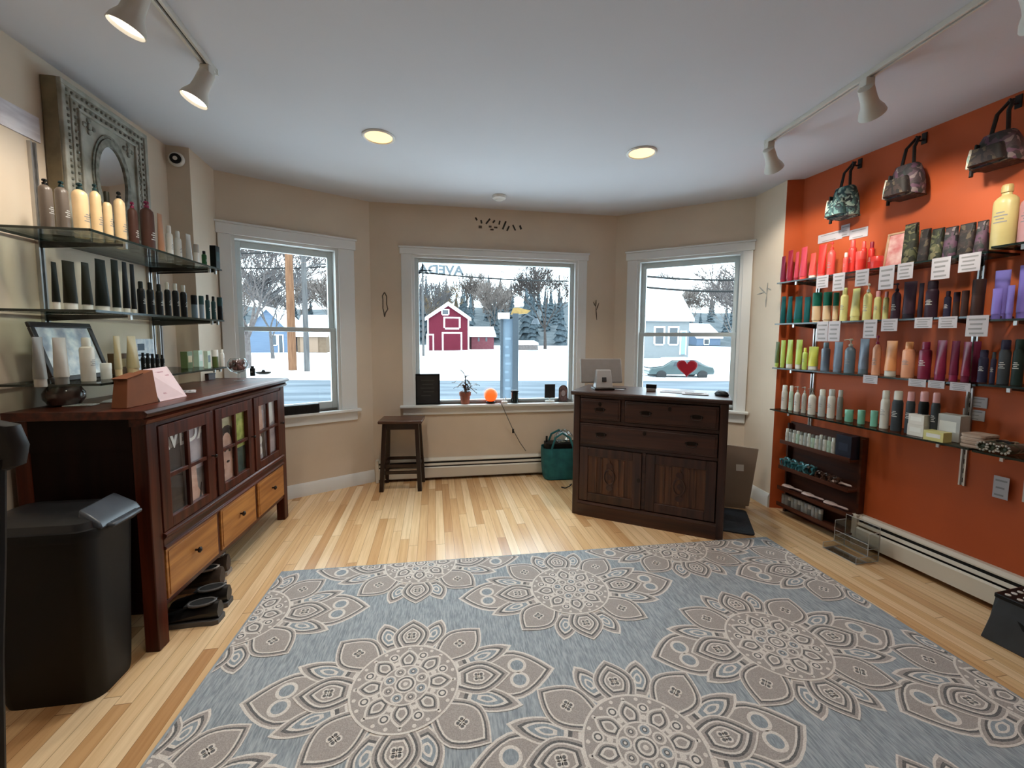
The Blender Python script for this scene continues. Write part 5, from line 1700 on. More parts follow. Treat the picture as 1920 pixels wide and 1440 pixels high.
for k in range(30):
    a = k * 2.4
    z0 = .13 + .15 * (k % 15) / 15 if k < 20 else .11 + .06 * (k - 20) / 10
    cx = 0 if k < 20 else .03
    L_ = rnd.uniform(.09, .17) if k < 20 else rnd.uniform(.06, .10)
    up = rnd.uniform(.1, 1.0)
    d = Vector((math.cos(a), math.sin(a) * .45, 0))
    pts = []
    for i in range(5):
        t = i / 4
        q = Vector((cx, 0, z0)) + d * L_ * t + Vector((0, 0, L_ * (up * t - .55 * t * t)))
        wv = .0135 * math.sin(math.pi * (.12 + .86 * t))
        sd = Vector((-d.y, d.x, 0)).normalized() * wv
        pts.append([tuple(q + sd), tuple(q + Vector((0, 0, -.002))), tuple(q - sd), tuple(q + Vector((0, 0, .003)))])
    m.rings(pts)
m.build('leaves', M_leafp, pl)
# glowing orange globe lamp
gl = thing('globe_lamp', 'glowing orange globe lamp on the middle window sill', 'lamp', sill(920))
M_glow = mat('glowing_salt_orange', (255, 120, 50), .5, emit=(255, 84, 24), es=1.15)
MB().lathe([(.045, 0), (.047, .004), (.044, .018), (.036, .022)], 20).build('base', M_black, gl)
MB().sphere((0, 0, .080), .064, 0, 22, 14).build('globe', M_glow, gl)
pts = [sill(930, -.005)]
for px, py, o_ in ((940, 757, .06), (948, 775, .062), (962, 806, .03), (975, 830, .02), (986, 848, .015)):
    s_, z_ = BK.px(px, py, o_)
    pts.append(BK.pt(s_, max(z_, .23), o_))
pts[0].z = SZ + .006
pts[1].z = SZ + .006
cd = MB().tube([p_ - gl.location for p_ in pts], .0035, 6).build('power_cord', mat('grey_cord', (96, 92, 88), .6, var=.05), gl)
s_, z_ = BK.px(962, 808, .03)
q = BK.pt(s_, z_, .03) - gl.location
MB().box(q.x - .009, q.x + .009, q.y - .008, q.y + .008, q.z - .02, q.z + .02).build('inline_switch', M_black, cd, bevel=.003)
o = thing('plug_adapter', 'small white plug adapter beside the orange globe lamp on the sill', 'adapter', sill(946, .02), BK.rz)
MB().box(-.028, .028, -.02, .02, 0, .022).build('housing', M_white, o, bevel=.005)
MB().tube([(-.012, 0, .02), (-.012, 0, .05)], .005, 6).tube([(.010, 0, .02), (.012, 0, .06)], .005, 6).build('prong', M_white, o)
o = thing('candle_jar', 'dark green candle jar right of the orange globe lamp on the sill', 'candle', sill(965))
MB().lathe([(.034, 0), (.037, .004), (.037, .10), (.034, .104), (.031, .10), (.031, .02)], 20).build('glass_jar', mat('dark_teal_glass', (16, 34, 36), .1, var=.1, coat=.5), o)
MB().lathe([(.032, .104), (.038, .104), (.038, .118), (.034, .122)], 20).build('lid', M_black, o)
o = thing('black_card', 'small black card standing near the right end of the middle window sill', 'card', sill(1031), BK.rz)
MB().box(-.052, .052, 0, .006, .04, .175).build('card', M_chalk, o)
MB().box(-.045, .045, -.012, .018, 0, .016).box(-.006, .006, .003, .009, .016, .06).build('holder', M_white, o)
o = thing('oval_photo', 'dark photo with a rounded top at the right end of the middle window sill', 'photo', sill(1056), BK.rz)
pts = [(-.045, 0), (.045, 0), (.045, .12)] + [(.045 * math.cos(a), .12 + .045 * math.sin(a)) for a in [math.pi * i / 10 for i in range(1, 10)]] + [(-.045, .12)]
MB().plate(pts, 0, .008).build('backing', M_frame, o)
MB().plate([(p[0] * .86, .006 + p[1] * .93) for p in pts], -.002, .002).build('picture', mat('dusky_photo', (58, 44, 44), .4, rgb2=(140, 112, 108), scale=24), o)
MB().plate(ell(.0, .085, .02, .03), -.003, -.001).build('portrait', K_lilac, o)

# ------------------------------------------------------------------ on the counter dresser
DT = .936


def ctr(px, py): return atz(px, py, DT)


s_, _ = DF.px(1131, 720, -.18)
po = thing('point_of_sale_terminal', 'pale grey payment terminal with a tilted screen on the dresser', 'terminal', DF.pt(s_, DT, -.17), .05)
M_pos = mat('pale_grey_plastic', (168, 166, 164), .4, var=.03)
M_pos2 = mat('grey_screen_back', (134, 128, 124), .45, var=.04)
MB().box(-.075, .075, -.06, .07, 0, .014).build('foot', M_knob, po, bevel=.004)
MB().rings([[(-.065, -.05, .014), (.065, -.05, .014), (.065, .04, .014), (-.065, .04, .014)], [(-.055, -.015, .15), (.055, -.015, .15), (.055, .02, .15), (-.055, .02, .15)]]).build('stand', M_pos, po, bevel=.006)
mb = MB()
mb.T = Matrix.Translation((0, .02, .03)) @ Matrix.Rotation(-.30, 4, 'X')
mb.box(-.16, .16, .0, .016, .02, .21).build('screen', M_pos2, po, bevel=.006)
mb = MB()
mb.T = Matrix.Translation((0, -.036, .078)) @ Matrix.Rotation(-.26, 4, 'X')
mb.box(-.017, .017, -.004, .003, -.016, .018).build('emblem', mat('dark_emblem', (48, 46, 48), .5, var=.05), po, bevel=.003)
o = thing('card_reader', 'small dark card holder on the dresser before the right window', 'card holder', ctr(1221, 733) + Vector((0, .0, 0)), DF.rz)
MB().box(-.033, .033, -.02, .02, 0, .02).build('holder_base', M_pos2, o, bevel=.003)
MB().box(-.037, .037, -.012, .014, .018, .05).build('dark_top', M_black, o, bevel=.003)
o = thing('computer_mouse', 'black computer mouse at the right end of the dresser top', 'mouse', ctr(1353, 742), .3)
m = MB()
m.rings([[(.032 * a * math.cos(q), .055 * a * math.sin(q), z) for q in [2 * math.pi * i / 18 for i in range(18)]] for a, z in ((.92, 0), (1, .006), (.98, .014), (.8, .026), (.45, .033), (.05, .035))])
m.build('shell', M_black, o)
MB().box(-.003, .003, .012, .032, .028, .036).build('scroll_wheel', M_pos2, o)
for i, (px, py, wd, dp, lab, m_) in enumerate(((1275, 737, .21, .15, 'white paper sheets spread on the middle of the dresser top', M_paper), (1160, 731, .10, .06, 'white card and pen beside the payment terminal on the dresser', M_paper), (1310, 741, .17, .12, 'pale desk pad sheet under the window on the dresser', mat('pale_pad', (196, 190, 190), .7, var=.02)))):
    p = ctr(px, py) + Vector((0, .06 if i != 1 else .03, 0))
    o = thing('desk_paper', lab, 'paper', (p.x, p.y, DT + .0015 * i), DF.rz + .08 * (i - 1))
    MB().box(-wd / 2, wd / 2, -dp / 2, dp / 2, 0, .0014 + .001 * (i == 0)).build('sheet', m_, o)
    if i == 1: MB().tube([(-.03, -.01, .006), (.06, .01, .006)], .004, 6).build('pen', M_black, o)
    else:
        m = MB()
        for k in range(4): m.box(-wd * .38, wd * (.2 + .05 * k), -dp * .3 + dp * .15 * k, -dp * .27 + dp * .15 * k, .001, .0028)
        m.build('printing', M_print, o)

# ------------------------------------------------------------------ behind and beside the dresser
M_board = mat('taupe_back_panel', (146, 128, 112), .8, var=.04, scale=5)
q0, q1 = RB.px(1366, 880, .28)[0], RB.px(1422, 880, .10)[0]
bp_ = thing('leaning_panel', 'taupe panel with a white sticker leaning behind the right side of the dresser', 'panel', (1.60, 3.12, 0), -1.0)
bp_.location = (1.60, 3.22, .0)
bp_.rotation_euler.z = math.radians(-14)
mb = MB()
mb.T = Matrix.Rotation(-.12, 4, 'X')
mb.add([(-.26, 0, .02), (.265, 0, .02), (.33, 0, .47), (-.26, 0, .52), (-.26, .03, .02), (.265, .03, .02), (.33, .03, .47), (-.26, .03, .52)], [(0, 1, 2, 3), (7, 6, 5, 4), (0, 4, 5, 1), (1, 5, 6, 2), (2, 6, 7, 3), (3, 7, 4, 0)])
mb.build('panel_sheet', M_board, bp_, bevel=.004)
mb = MB()
mb.T = Matrix.Rotation(-.12, 4, 'X')
mb.box(.17, .225, -.0015, .002, .29, .34).build('sticker', M_white, bp_)
MB().box(-.24, .24, .0, .14, 0, .02).build('foot_rail', M_board, bp_)
fm = thing('floor_mat', 'charcoal rubber mat on the floor behind the dresser', 'mat', (1.42, 3.03, 0), DF.rz + .05)
MB().rings([rrect(-.40, .33, -.22, .22, .03, 0), rrect(-.40, .33, -.22, .22, .03, .008), rrect(-.385, .315, -.205, .205, .025, .013)]).build('mat_pad', mat('charcoal_rubber', (44, 48, 54), .8, var=.1, scale=60, bump=.2), fm)
# tote bag
M_teal = mat('teal_tote_fabric', (24, 92, 98), .75, rgb2=(36, 112, 116), scale=14, bump=.1)
p = atz(1052, 901, 0)
tt = thing('tote_bag', 'teal tote bag of cleaning things standing on the floor left of the dresser', 'tote bag', (p.x, p.y + .10, 0), .12)
rs = []
for t, wv, dv in ((0, .145, .085), (.03, .16, .095), (.4, .172, .10), (.85, .178, .10), (1, .175, .098)):
    rs.append(rrect(-wv, wv, -dv, dv, .05, .30 * t))
mb = MB().rings(rs, 0, True, False)
rs2 = [rrect(-.17, .17, -.093, .093, .046, .30), rrect(-.165, .165, -.088, .088, .045, .20)]
mb.rings(rs2, 0, False, True)
mb.build('bag_body', M_teal, tt)
for sy in (-1, 1):
    MB().tube([(-.10, sy * .10, .22), (-.10, sy * .098, .31), (-.07, sy * .085, .40), (0, sy * .07, .44), (.07, sy * .085, .40), (.10, sy * .098, .31), (.10, sy * .10, .22)], .010, 6).build('strap', M_teal, tt)
o = thing('black_toiletry_case', 'black cases filling the top of the teal tote bag', 'case', (p.x, p.y + .10, .205), .12)
MB().rings([rrect(-.15, .15, -.075, .075, .03, z) for z in (0, .12, .135)]).build('case_body', M_black, o)
MB().tube([(-.13, .02, .12), (-.128, .02, .19)], .010, 8).build('dark_handle', M_black, o)
o = thing('clear_plastic_bag', 'crumpled clear plastic bag sticking out of the teal tote', 'plastic bag', (p.x + .03, p.y + .11, .346), .3)
rnd = random.Random(5)
m = MB()
rs = []
for t, r_ in ((0, .06), (.3, .09), (.6, .085), (.85, .05), (1, .02)):
    rs.append([(r_ * (1 + rnd.uniform(-.2, .2)) * math.cos(a), .6 * r_ * (1 + rnd.uniform(-.2, .2)) * math.sin(a), .11 * t + rnd.uniform(-.006, .006)) for a in [2 * math.pi * i / 14 for i in range(14)]])
m.rings(rs).build('film', thin_glass('crumpled_film', (.82, .88, .88), .35, .15), o, smooth=False)
p = atz(1066, 916, 0)
o = thing('dark_cable', 'short dark cable on the floor at the left foot of the dresser', 'cable', (p.x - .01, p.y, 0))
MB().tube([(-.05, .02, .006), (-.02, -.01, .008), (.02, .005, .02), (.04, .03, .03), (.03, .06, .01)], .005, 6).build('wire', M_black, o)

# ------------------------------------------------------------------ wall decals
M_dec = mat('dark_olive_vinyl', (52, 46, 36), .7, var=.05)
M_decl = mat('brown_vinyl', (88, 76, 62), .7, var=.05)
o = thing('wall_lettering', 'row of small dark lettering marks on the wall above the middle window', 'decal', BK.pt(0, 0), BK.rz)
m = MB()
for x0, y0, x1, y1, wd in ((892, 409, 894, 412, 5), (902, 414, 903, 418, 5), (912, 419, 918, 411, 5), (925, 417, 927, 414, 5), (936, 420, 937, 415, 4.5), (943, 429, 948, 416, 5), (951, 432, 954, 425, 4.5), (962, 423, 966, 431, 4.5), (975, 424, 977, 429, 6)):
    (sa_, za), (sb_, zb) = BK.px(x0, y0), BK.px(x1, y1)
    d = Vector((sb_ - sa_, zb - za))
    n_ = Vector((-d.y, d.x)).normalized() * wd * .0017
    e = d.normalized() * .006
    a, b = Vector((sa_, za)), Vector((sb_, zb))
    m.plate([tuple(a - n_ * .8 - e), tuple(b - n_ + e), tuple(b + n_ * .8 + e), tuple(a + n_ - e)], -.0015, 0)
m.build('letter_marks', M_dec, o)
m = MB()
for x0, y0, x1, y1 in ((899, 427, 902, 424), (921, 431, 924, 430), (928, 427, 931, 426), (918, 424, 920, 426)):
    (sa_, za), (sb_, zb) = BK.px(x0, y0), BK.px(x1, y1)
    m.box(min(sa_, sb_) - .008, max(sa_, sb_) + .008, -.0015, 0, min(za, zb) - .004, max(za, zb) + .004)
m.build('fine_print', M_decl, o)
o = thing('wall_decal', 'slim brown bottle outline decal on the wall left of the middle window', 'decal', BK.pt(0, 0), BK.rz)
m = MB()
L_ = [(721, 548), (717, 555), (718, 562), (718, 578), (720, 586), (721, 594), (723, 586), (727, 580), (725, 570), (725, 556), (721, 548)]
for (x0, y0), (x1, y1) in zip(L_, L_[1:]):
    (sa_, za), (sb_, zb) = BK.px(x0, y0), BK.px(x1, y1)
    m.tube([(sa_, -.001, za), (sb_, -.001, zb)], .0045, 4)
m.build('outline', M_decl, o)
for fr, o0, lab, segs in ((BK, 0, 'small brown sprig decal on the wall right of the middle window', [((1119, 600), (1117, 575)), ((1117, 575), (1112, 566)), ((1118, 582), (1123, 568)), ((1117, 575), (1118, 562))]),
                          (PR, 0, 'grey sprig decal on the pale pier beside the orange wall', [((1436, 576), (1438, 552)), ((1438, 552), (1424, 538)), ((1438, 554), (1440, 530)), ((1440, 540), (1446, 544)), ((1434, 548), (1420, 552))])):
    o = thing('wall_decal', lab, 'decal', fr.pt(0, 0), fr.rz)
    m = MB()
    for (x0, y0), (x1, y1) in segs:
        (sa_, za), (sb_, zb) = fr.px(x0, y0), fr.px(x1, y1)
        m.tube([(sa_, -.001, za), ((sa_ + sb_) / 2, -.001, (za + zb) / 2), (sb_, -.001, zb)], [.002, .006, .002], 5)
    m.build('sprig', M_decl if fr is BK else mat('grey_vinyl', (150, 148, 140), .7, var=.03), o)

# heart on the right window pane
M_heart = mat('red_heart_vinyl', (206, 36, 60), .45, var=.05)
M_heartp = mat('pink_heart_border', (226, 110, 126), .5, var=.04)
s_, z_ = RB.px(1288, 689, -.056)
o = thing('heart_ornament', 'red heart hanging against the right window glass', 'heart', RB.pt(s_, z_, -.056), RB.rz)
hp = []
for i in range(40):
    t = 2 * math.pi * i / 40
    hp.append((16 * math.sin(t) ** 3, 13 * math.cos(t) - 5 * math.cos(2 * t) - 2 * math.cos(3 * t) - math.cos(4 * t)))
HS = .0056
MB().plate([(a * HS, b * HS) for a, b in hp], 0, .006).build('border', M_heartp, o)
MB().plate([(a * HS * .86, b * HS * .86 - .001) for a, b in hp], -.003, .002).build('heart_shape', M_heart, o)

# ------------------------------------------------------------------ ceiling fixtures
M_bulb = mat('warm_lamp_glass', (255, 220, 170), .5, emit=(255, 204, 138), es=1.5)
M_bulbw = mat('white_lamp_glass', (255, 250, 240), .5, emit=(255, 244, 226), es=4.0)
M_can = mat('track_head_white', (206, 202, 192), .45, var=.02)


def lamp(name, kind, loc, energy, col, parent=None, aim=None, **kw):
    d = bpy.data.lights.new(name, kind)
    d.energy = energy
    d.color = col
    for k, v in kw.items(): setattr(d, k, v)
    o = bpy.data.objects.new(name, d)
    COL.objects.link(o)
    o.location = loc
    if parent: o.parent = parent
    if aim is not None:
        o.rotation_euler = (Vector(aim) - Vector(loc)).to_track_quat('-Z', 'Y').to_euler()
    return o


def downlight(x, y, lab, energy):
    o = thing('recessed_light', lab, 'ceiling light', (x, y, H))
    MB().lathe([(.078, -.001), (.094, -.001), (.095, -.004), (.088, -.010), (.080, -.008), (.078, -.004)], 32, caps=False).build('trim_ring', M_white, o)
    MB().lathe([(.0785, -.003), (.05, -.005), (.0, -.006)], 28, caps=False).build('lamp_glass', M_bulb, o)
    lamp('lamp_light', 'SPOT', (0, 0, -.03), energy, (1, .91, .80), o, spot_size=math.radians(120), spot_blend=.8, shadow_soft_size=.07).rotation_euler = (0, 0, 0)
    return o


p = atz(710, 256, H)
downlight(p.x, p.y, 'round recessed ceiling light left of the middle window', 40)
p = atz(1203, 286, H)
downlight(p.x, p.y, 'round recessed ceiling light right of the middle window', 45)
for x, y, e, wh in ((-.62, 1.05, 25, 'over the rug at left'), (1.0, 1.2, 27, 'over the rug at right'), (-.4, -1.0, 9, 'at the back of the room left'), (1.4, -.9, 11, 'at the back of the room right')):  # out-of-view lights, added to brighten the rug, floor and room
    downlight(x, y, f'added unseen fill downlight {wh}', e)
p = atz(936, 372, H - .02)
o = thing('smoke_detector', 'small white smoke detector on the ceiling near the middle window', 'smoke detector', (p.x, min(p.y, 3.72), H))
MB().lathe([(.058, 0), (.06, -.004), (.055, -.022), (.035, -.03), (.03, -.036), (.003, -.038)], 24).build('housing', M_white, o)


def track(a, b, lab):
    a, b = Vector(a), Vector(b)
    L_ = (b - a).length
    o = thing('track_rail', lab, 'track', (a.x, a.y, H), math.atan2(b.y - a.y, b.x - a.x))
    MB().box(0, L_, -.018, -.006, -.022, 0).box(0, L_, .006, .018, -.022, 0).box(0, L_, -.006, .006, -.004, 0).build('rail', M_can, o, bevel=.001)
    MB().box(.01, L_ - .01, -.006, .006, -.010, -.005).build('conductor_slot', M_dark, o)
    MB().box(-.012, 0, -.019, .019, -.024, 0).build('end_cap', M_can, o)
    return o


def head(x, y, aim, lab, energy, tilt_name='track_spotlight', face=M_bulbw, cone=75):
    """flared cylinder head hung from the rail by an arm"""
    o = thing(tilt_name, lab, 'spotlight', (x, y, H - .022))
    MB().box(-.02, .02, -.02, .02, -.035, 0).build('adapter', M_can, o, bevel=.003)
    d = (Vector(aim) - Vector((x, y, H - .12))).normalized()
    hinge = Vector((0, 0, -.058))
    MB().tube([(0, 0, -.03), (0, 0, -.07)], .009, 8).sphere(tuple(hinge), .018, 0, 10, 7).build('swivel', M_can, o)
    q = d.to_track_quat('Z', 'Y').to_matrix().to_4x4()
    m = MB()
    m.T = Matrix.Translation(hinge + Vector((d.x, d.y, 0)).normalized() * .012) @ q
    m.lathe([(.020, -.035), (.030, -.03), (.031, .03), (.034, .055), (.048, .085), (.053, .105), (.050, .106), (.044, .088)], 24).build('housing', M_can, o)
    m2 = MB()
    m2.T = m.T
    m2.lathe([(.0475, .094), (.03, .096), (.0, .097)], 20, caps=False).build('lamp_glass', face, o)
    c = m.T @ Vector((0, 0, .12))
    lamp('lamp_light', 'SPOT', tuple(c), energy, (1, .92, .80), o, tuple(c + d), spot_size=math.radians(cone), spot_blend=.6, shadow_soft_size=.045)
    return o


e_ = atz(398, 128, H)
f_ = atz(300, 0, H)
tdir = (f_ - e_).to_2d().normalized()
track((e_.x, e_.y), (e_.x + tdir.x * 2.6, e_.y + tdir.y * 2.6), 'white ceiling track rail along the left wall')


def at_track(e, dr, px, py, z):
    """point of the track line seen closest to a pixel column"""
    best = min((abs(aproj((e.x + dr.x * t * .01, e.y + dr.y * t * .01, z))[0] - px) + abs(aproj((e.x + dr.x * t * .01, e.y + dr.y * t * .01, z))[1] - py), t) for t in range(0, 240))
    return best[1] * .01


for px, py, aim, lab in ((425, 150, (-1.72, 1.62, 1.2), 'lit white track spotlight at the window end of the left rail'), (282, 0, (-1.62, 1.33, 1.2), 'lit white track spotlight nearer the camera on the left rail')):
    t = at_track(e_, tdir, px, py, H - .08)
    head(e_.x + tdir.x * t, e_.y + tdir.y * t, aim, lab, 20, cone=125)
e2 = atz(1441, 262, H)
f2 = atz(1835, 0, H)
t2 = (f2 - e2).to_2d().normalized()
track((e2.x, e2.y), (e2.x + t2.x * 3.0, e2.y + t2.y * 3.0), 'white ceiling track rail along the orange wall')
for px, py, aim, lab in ((1441, 270, (2.12, 3.05, 1.7), 'white track spotlight at the window end of the right rail'), (1622, 155, (2.3, 2.45, 1.7), 'white track spotlight in the middle of the right rail'), (1930, -30, (2.45, 1.75, 1.75), 'white track spotlight cut by the right edge of the photo')):
    t = at_track(e2, t2, px, py, H - .06)
    head(e2.x + t2.x * t, e2.y + t2.y * t, aim, lab, 32)

# ================================================================== outside
GZ = -.70
M_snow = mat('fresh_snow', (206, 211, 216), .9, var=.02, scale=.6, bump=.1)
M_road = mat('wet_grey_road', (66, 72, 78), .95, rgb2=(88, 94, 100), scale=1.2, stretch=(.2, 1, 1), spec=.03)
mb = MB()
NX, NY = 40, 30
vs, fs = [], []
for j in range(NY + 1):
    for i in range(NX + 1):
        x = -130 + 260 * i / NX
        y = 4.6 + (150 - 4.6) * (j / NY) ** 2
        z = GZ
        if y > 24: z += .25 * noise.noise((x * .12, y * .12, 0))
        if y > 75: z += ((y - 75) / 75) ** 1.4 * 13 * (1 + .3 * noise.noise((x * .02, 1, 0)))
        vs.append((x, y, z))
for j in range(NY):
    for i in range(NX):
        a = j * (NX + 1) + i
        fs.append((a, a + 1, a + NX + 2, a + NX + 1))
mb.add(vs, fs)
mb.m = [1 if 5 < 0 or sum(mb.v[i][1] for i in f) / 4 > 80 else 0 for f in mb.f]
M_hill = mat('misty_wooded_slope', (48, 54, 58), .95, spec=.1, rgb2=(72, 76, 78), scale=.35)  # mist is part of the grey colour, no real haze
mb.build('snowy_ground', [M_snow, M_hill])['kind'] = 'structure'
mb = MB()
mb.add([(-60, 11.0, GZ + .02), (60, 13.6, GZ + .02), (60, 22.0, GZ + .02), (-60, 17.2, GZ + .02)], [(0, 1, 2, 3)])
mb.build('street', M_road, smooth=False)['kind'] = 'structure'
M_red = mat('barn_red_boards', (68, 19, 30), .9, spec=.1, rgb2=(80, 26, 37), scale=6, stretch=(8, 8, .3))
M_wtrim = mat('white_board_trim', (222, 222, 224), .7, var=.02)
M_winx = mat('dark_window_glass', (34, 40, 46), .2, var=.1, scale=2)


def gnd(px, py): return atz(px, py, GZ)


def house(name, label, cat, pxl, pxr, pyb, h_w, h_r, depth, M_w, front=(), rz=0.0, trimm=None, snow=.25, gable=True, dz=0.0):
    """gabled building whose front stands between two picture columns; local x across the front"""
    a, b = gnd(pxl, pyb), gnd(pxr, pyb)
    w_ = (b - a).to_2d().length
    o = thing(name, label, cat, (a.x, a.y, GZ + dz), math.atan2(b.y - a.y, b.x - a.x) + rz)
    sk = MB()
    if gable:
        sk.plate([(0, 0), (w_, 0), (w_, h_w), (w_ / 2, h_r), (0, h_w)], 0, depth)
    else:
        sk.extr([(0, 0), (depth, 0), (depth, h_w), (depth / 2, h_r), (0, h_w)], 0, w_)
    sk.build('walls', M_w, o, smooth=False)
    rf = MB()
    ov, t = .35, snow
    if gable:
        k = (h_r - h_w) / (w_ / 2)
        rf.plate([(-ov, h_w - ov * k), (w_ / 2, h_r), (w_ + ov, h_w - ov * k), (w_ + ov, h_w - ov * k + t), (w_ / 2, h_r + t * 1.2), (-ov, h_w - ov * k + t)], -ov, depth + ov)
    else:
        k = (h_r - h_w) / (depth / 2)
        rf.extr([(-ov, h_w - ov * k), (depth / 2, h_r), (depth + ov, h_w - ov * k), (depth + ov, h_w - ov * k + t), (depth / 2, h_r + t * 1.2), (-ov, h_w - ov * k + t)], -ov, w_ + ov)
    rf.build('snowy_roof', M_snow, o, smooth=False)
    for nm, x0, x1, z0, z1, m_, fr_ in front:
        x0, x1, z0, z1 = x0 * w_, x1 * w_, z0, z1
        d = MB().box(x0, x1, -.05, .03, z0, z1).build(nm, m_, o, smooth=False)
        if fr_:
            f = fr_
            MB().box(x0 - f, x0, -.09, .03, z0, z1 + f).box(x1, x1 + f, -.09, .03, z0, z1 + f).box(x0, x1, -.09, .03, z1, z1 + f).box(x0, x1, -.09, .03, z0 - (f if z0 > .4 else 0), z0).build('white_trim', M_wtrim, d, smooth=False)
    return o, w_


ba, bw = house('red_barn', 'red barn with white trimmed doors across the snowy road', 'barn', 802, 879, 657, 5.2, 7.4, 9, M_red,
               (('barn_door', .38, .80, 0, 2.7, M_red, .22), ('loft_door', .42, .76, 3.6, 5.1, M_red, .22), ('side_door', .0, .12, 0, 2.4, M_red, .2), ('gable_window', .36, .5, 5.7, 6.4, M_winx, .15)), rz=-.05)
k_ = (7.4 - 5.2) / (bw / 2)
m = MB()
m.plate([(-.35, 5.2 - .35 * k_), (bw / 2, 7.4), (bw + .35, 5.2 - .35 * k_), (bw + .35, 5.2 - .35 * k_ - .3), (bw / 2, 7.05), (-.35, 5.2 - .35 * k_ - .3)], -.42, -.3)
m.box(-.02, .18, -.06, .02, 0, 5).box(bw - .18, bw + .02, -.06, .02, 0, 5)
m.build('rake_trim', M_wtrim, ba, smooth=False)
M_red2 = mat('faded_red_boards', (86, 46, 52), .9, spec=.1, rgb2=(98, 58, 62), scale=4)
house('red_shed', 'low faded red shed attached behind the right side of the barn', 'shed', 884, 926, 655, 2.4, 3.8, 5, M_red2, (('window', .28, .36, 1.4, 2.1, M_winx, 0), ('window', .62, .70, 1.4, 2.1, M_winx, 0)), gable=False)
M_bluew = mat('pale_blue_siding', (74, 86, 102), .9, spec=.1, rgb2=(84, 96, 112), scale=3, stretch=(.2, .2, 10))
M_tan = mat('tan_siding', (88, 72, 58), .9, spec=.1, rgb2=(96, 80, 66), scale=3)
M_creamw = mat('cream_siding', (98, 100, 101), .9, spec=.1, var=.03, scale=3)
house('blue_house', 'pale blue house with a snowy gable roof behind the utility poles', 'house', 466, 540, 662, 3.0, 5.4, 7, M_bluew, (('window', .62, .72, 1.0, 2.2, M_winx, .1), ('door', .78, .88, 0, 2.2, M_winx, .1)))
house('tan_garage', 'tan garage with a snowy roof right of the utility poles', 'garage', 558, 612, 662, 2.3, 4.6, 6, M_tan, (('garage_door', .1, .72, .1, 2.0, mat('peach_door', (112, 90, 72), .7, var=.03), 0),), gable=False)
house('cream_house', 'cream house with a steep snowy roof and porch seen through the right window', 'house', 1180, 1290, 672, 4.2, 8.6, 9, M_creamw, (('porch_window', .42, .56, 1.5, 3.2, M_winx, .15), ('porch_window', .66, .8, 1.5, 3.2, M_winx, .15), ('door', .86, .94, .4, 2.8, mat('blue_grey_door', (96, 116, 134), .7, var=.03), .1)), gable=False, snow=.3)
house('blue_cottage', 'distant blue grey cottage beyond the cream house', 'house', 1306, 1350, 655, 2.4, 5.0, 8, M_bluew, (('window', .3, .5, 1.0, 2.0, M_winx, .1),), gable=False)

# ---- trees
M_bark = mat('grey_brown_bark', (70, 63, 62), .9, spec=.1, rgb2=(90, 83, 80), scale=6)
M_barkl = mat('warm_grey_twigs', (84, 75, 71), .9, spec=.1, rgb2=(104, 95, 90), scale=6)
M_barkd = mat('dark_twigs', (66, 62, 62), .9, spec=.1, rgb2=(82, 78, 77), scale=6)


def bare_tree(label, base_, height, seed, m_, spread=.5, depth=5, trunk=.02, lean=0.0, splits=3, group=None, twig=.035):
    rnd = random.Random(seed)
    o = thing('bare_tree', label, 'tree', base_, 0, group)
    tr, tw = MB(), MB()

    def grow(p, d, L_, r, lvl):
        q = p
        pts, rr = [tuple(p)], [r]
        dd = d.copy()
        for i in range(3):
            dd = (dd + Vector((rnd.uniform(-1, 1), rnd.uniform(-1, 1), rnd.uniform(-.3, .6))) * (.04 if lvl == 0 else .12)).normalized()
            q = q + dd * L_ / 3
            pts.append(tuple(q))
            rr.append(max(twig, r * (1 - .13 * (i + 1))))
        (tr if lvl < 2 else tw).tube(pts, rr, 6 if lvl < 2 else 3)
        if lvl >= depth: return
        n = splits + (1 if lvl in (0, depth - 1) else 0)
        for k in range(n):
            a = rnd.uniform(0, 6.28)
            if lvl == 0: a = 6.28 * (k + rnd.uniform(-.2, .2)) / n
            s = spread * rnd.uniform(.6, 1.3)
            ax = Vector((math.cos(a), math.sin(a), rnd.uniform(-.1, .4)))
            nd = (dd + ax * s).normalized()
            st = Vector(pts[rnd.choice((2, 3, 3))])
            grow(st, nd, L_ * rnd.uniform(.68, .98), rr[-1] * .70, lvl + 1)
    grow(Vector((0, 0, -.2)), Vector((lean, 0, 1)).normalized(), height * .26, height * trunk, 0)
    tr.build('trunk', m_, o)
    tw.build('branches', m_, o)
    return o


def g(px, py, dz=0.0):
    p = gnd(px, py)
    return (p.x, p.y, GZ + dz)


bare_tree('large bare tree with a broad crown right of the signpost', g(1022, 655), 15, 12, mat('dark_grey_bark', (46, 40, 38), .9, spec=.1, rgb2=(64, 57, 54), scale=6), .60, 6, .024, splits=3, twig=.04)
bare_tree('bare tree with many branches at the left side of the left window', g(462, 690), 11, 23, M_bark, .62, 6, .026, splits=3, twig=.022)
bare_tree('thin bare tree between the utility poles and the houses', g(512, 672), 11, 31, M_barkd, .6, 6, .016)
bare_tree('tall bare tree at the right side of the right window', g(1372, 656), 14, 47, M_barkl, .55, 6, .016)
bare_tree('bare tree behind the snowy yard in the right window', g(1410, 672), 10, 59, M_bark, .6, 6, .014)
bare_tree('faint bare tree at the far left of the middle window', g(795, 652), 13, 67, M_barkd, .6, 6, .014)
bare_tree('bare yard tree above the barn roof', g(822, 650), 11, 71, mat('ochre_twigs', (98, 78, 50), .9, var=.1), .6, 6, .014)

M_fir = mat('misty_dark_evergreen', (44, 52, 56), .95, spec=.1, rgb2=(64, 72, 77), scale=1.6)  # distance haze is mixed into this blue-grey colour


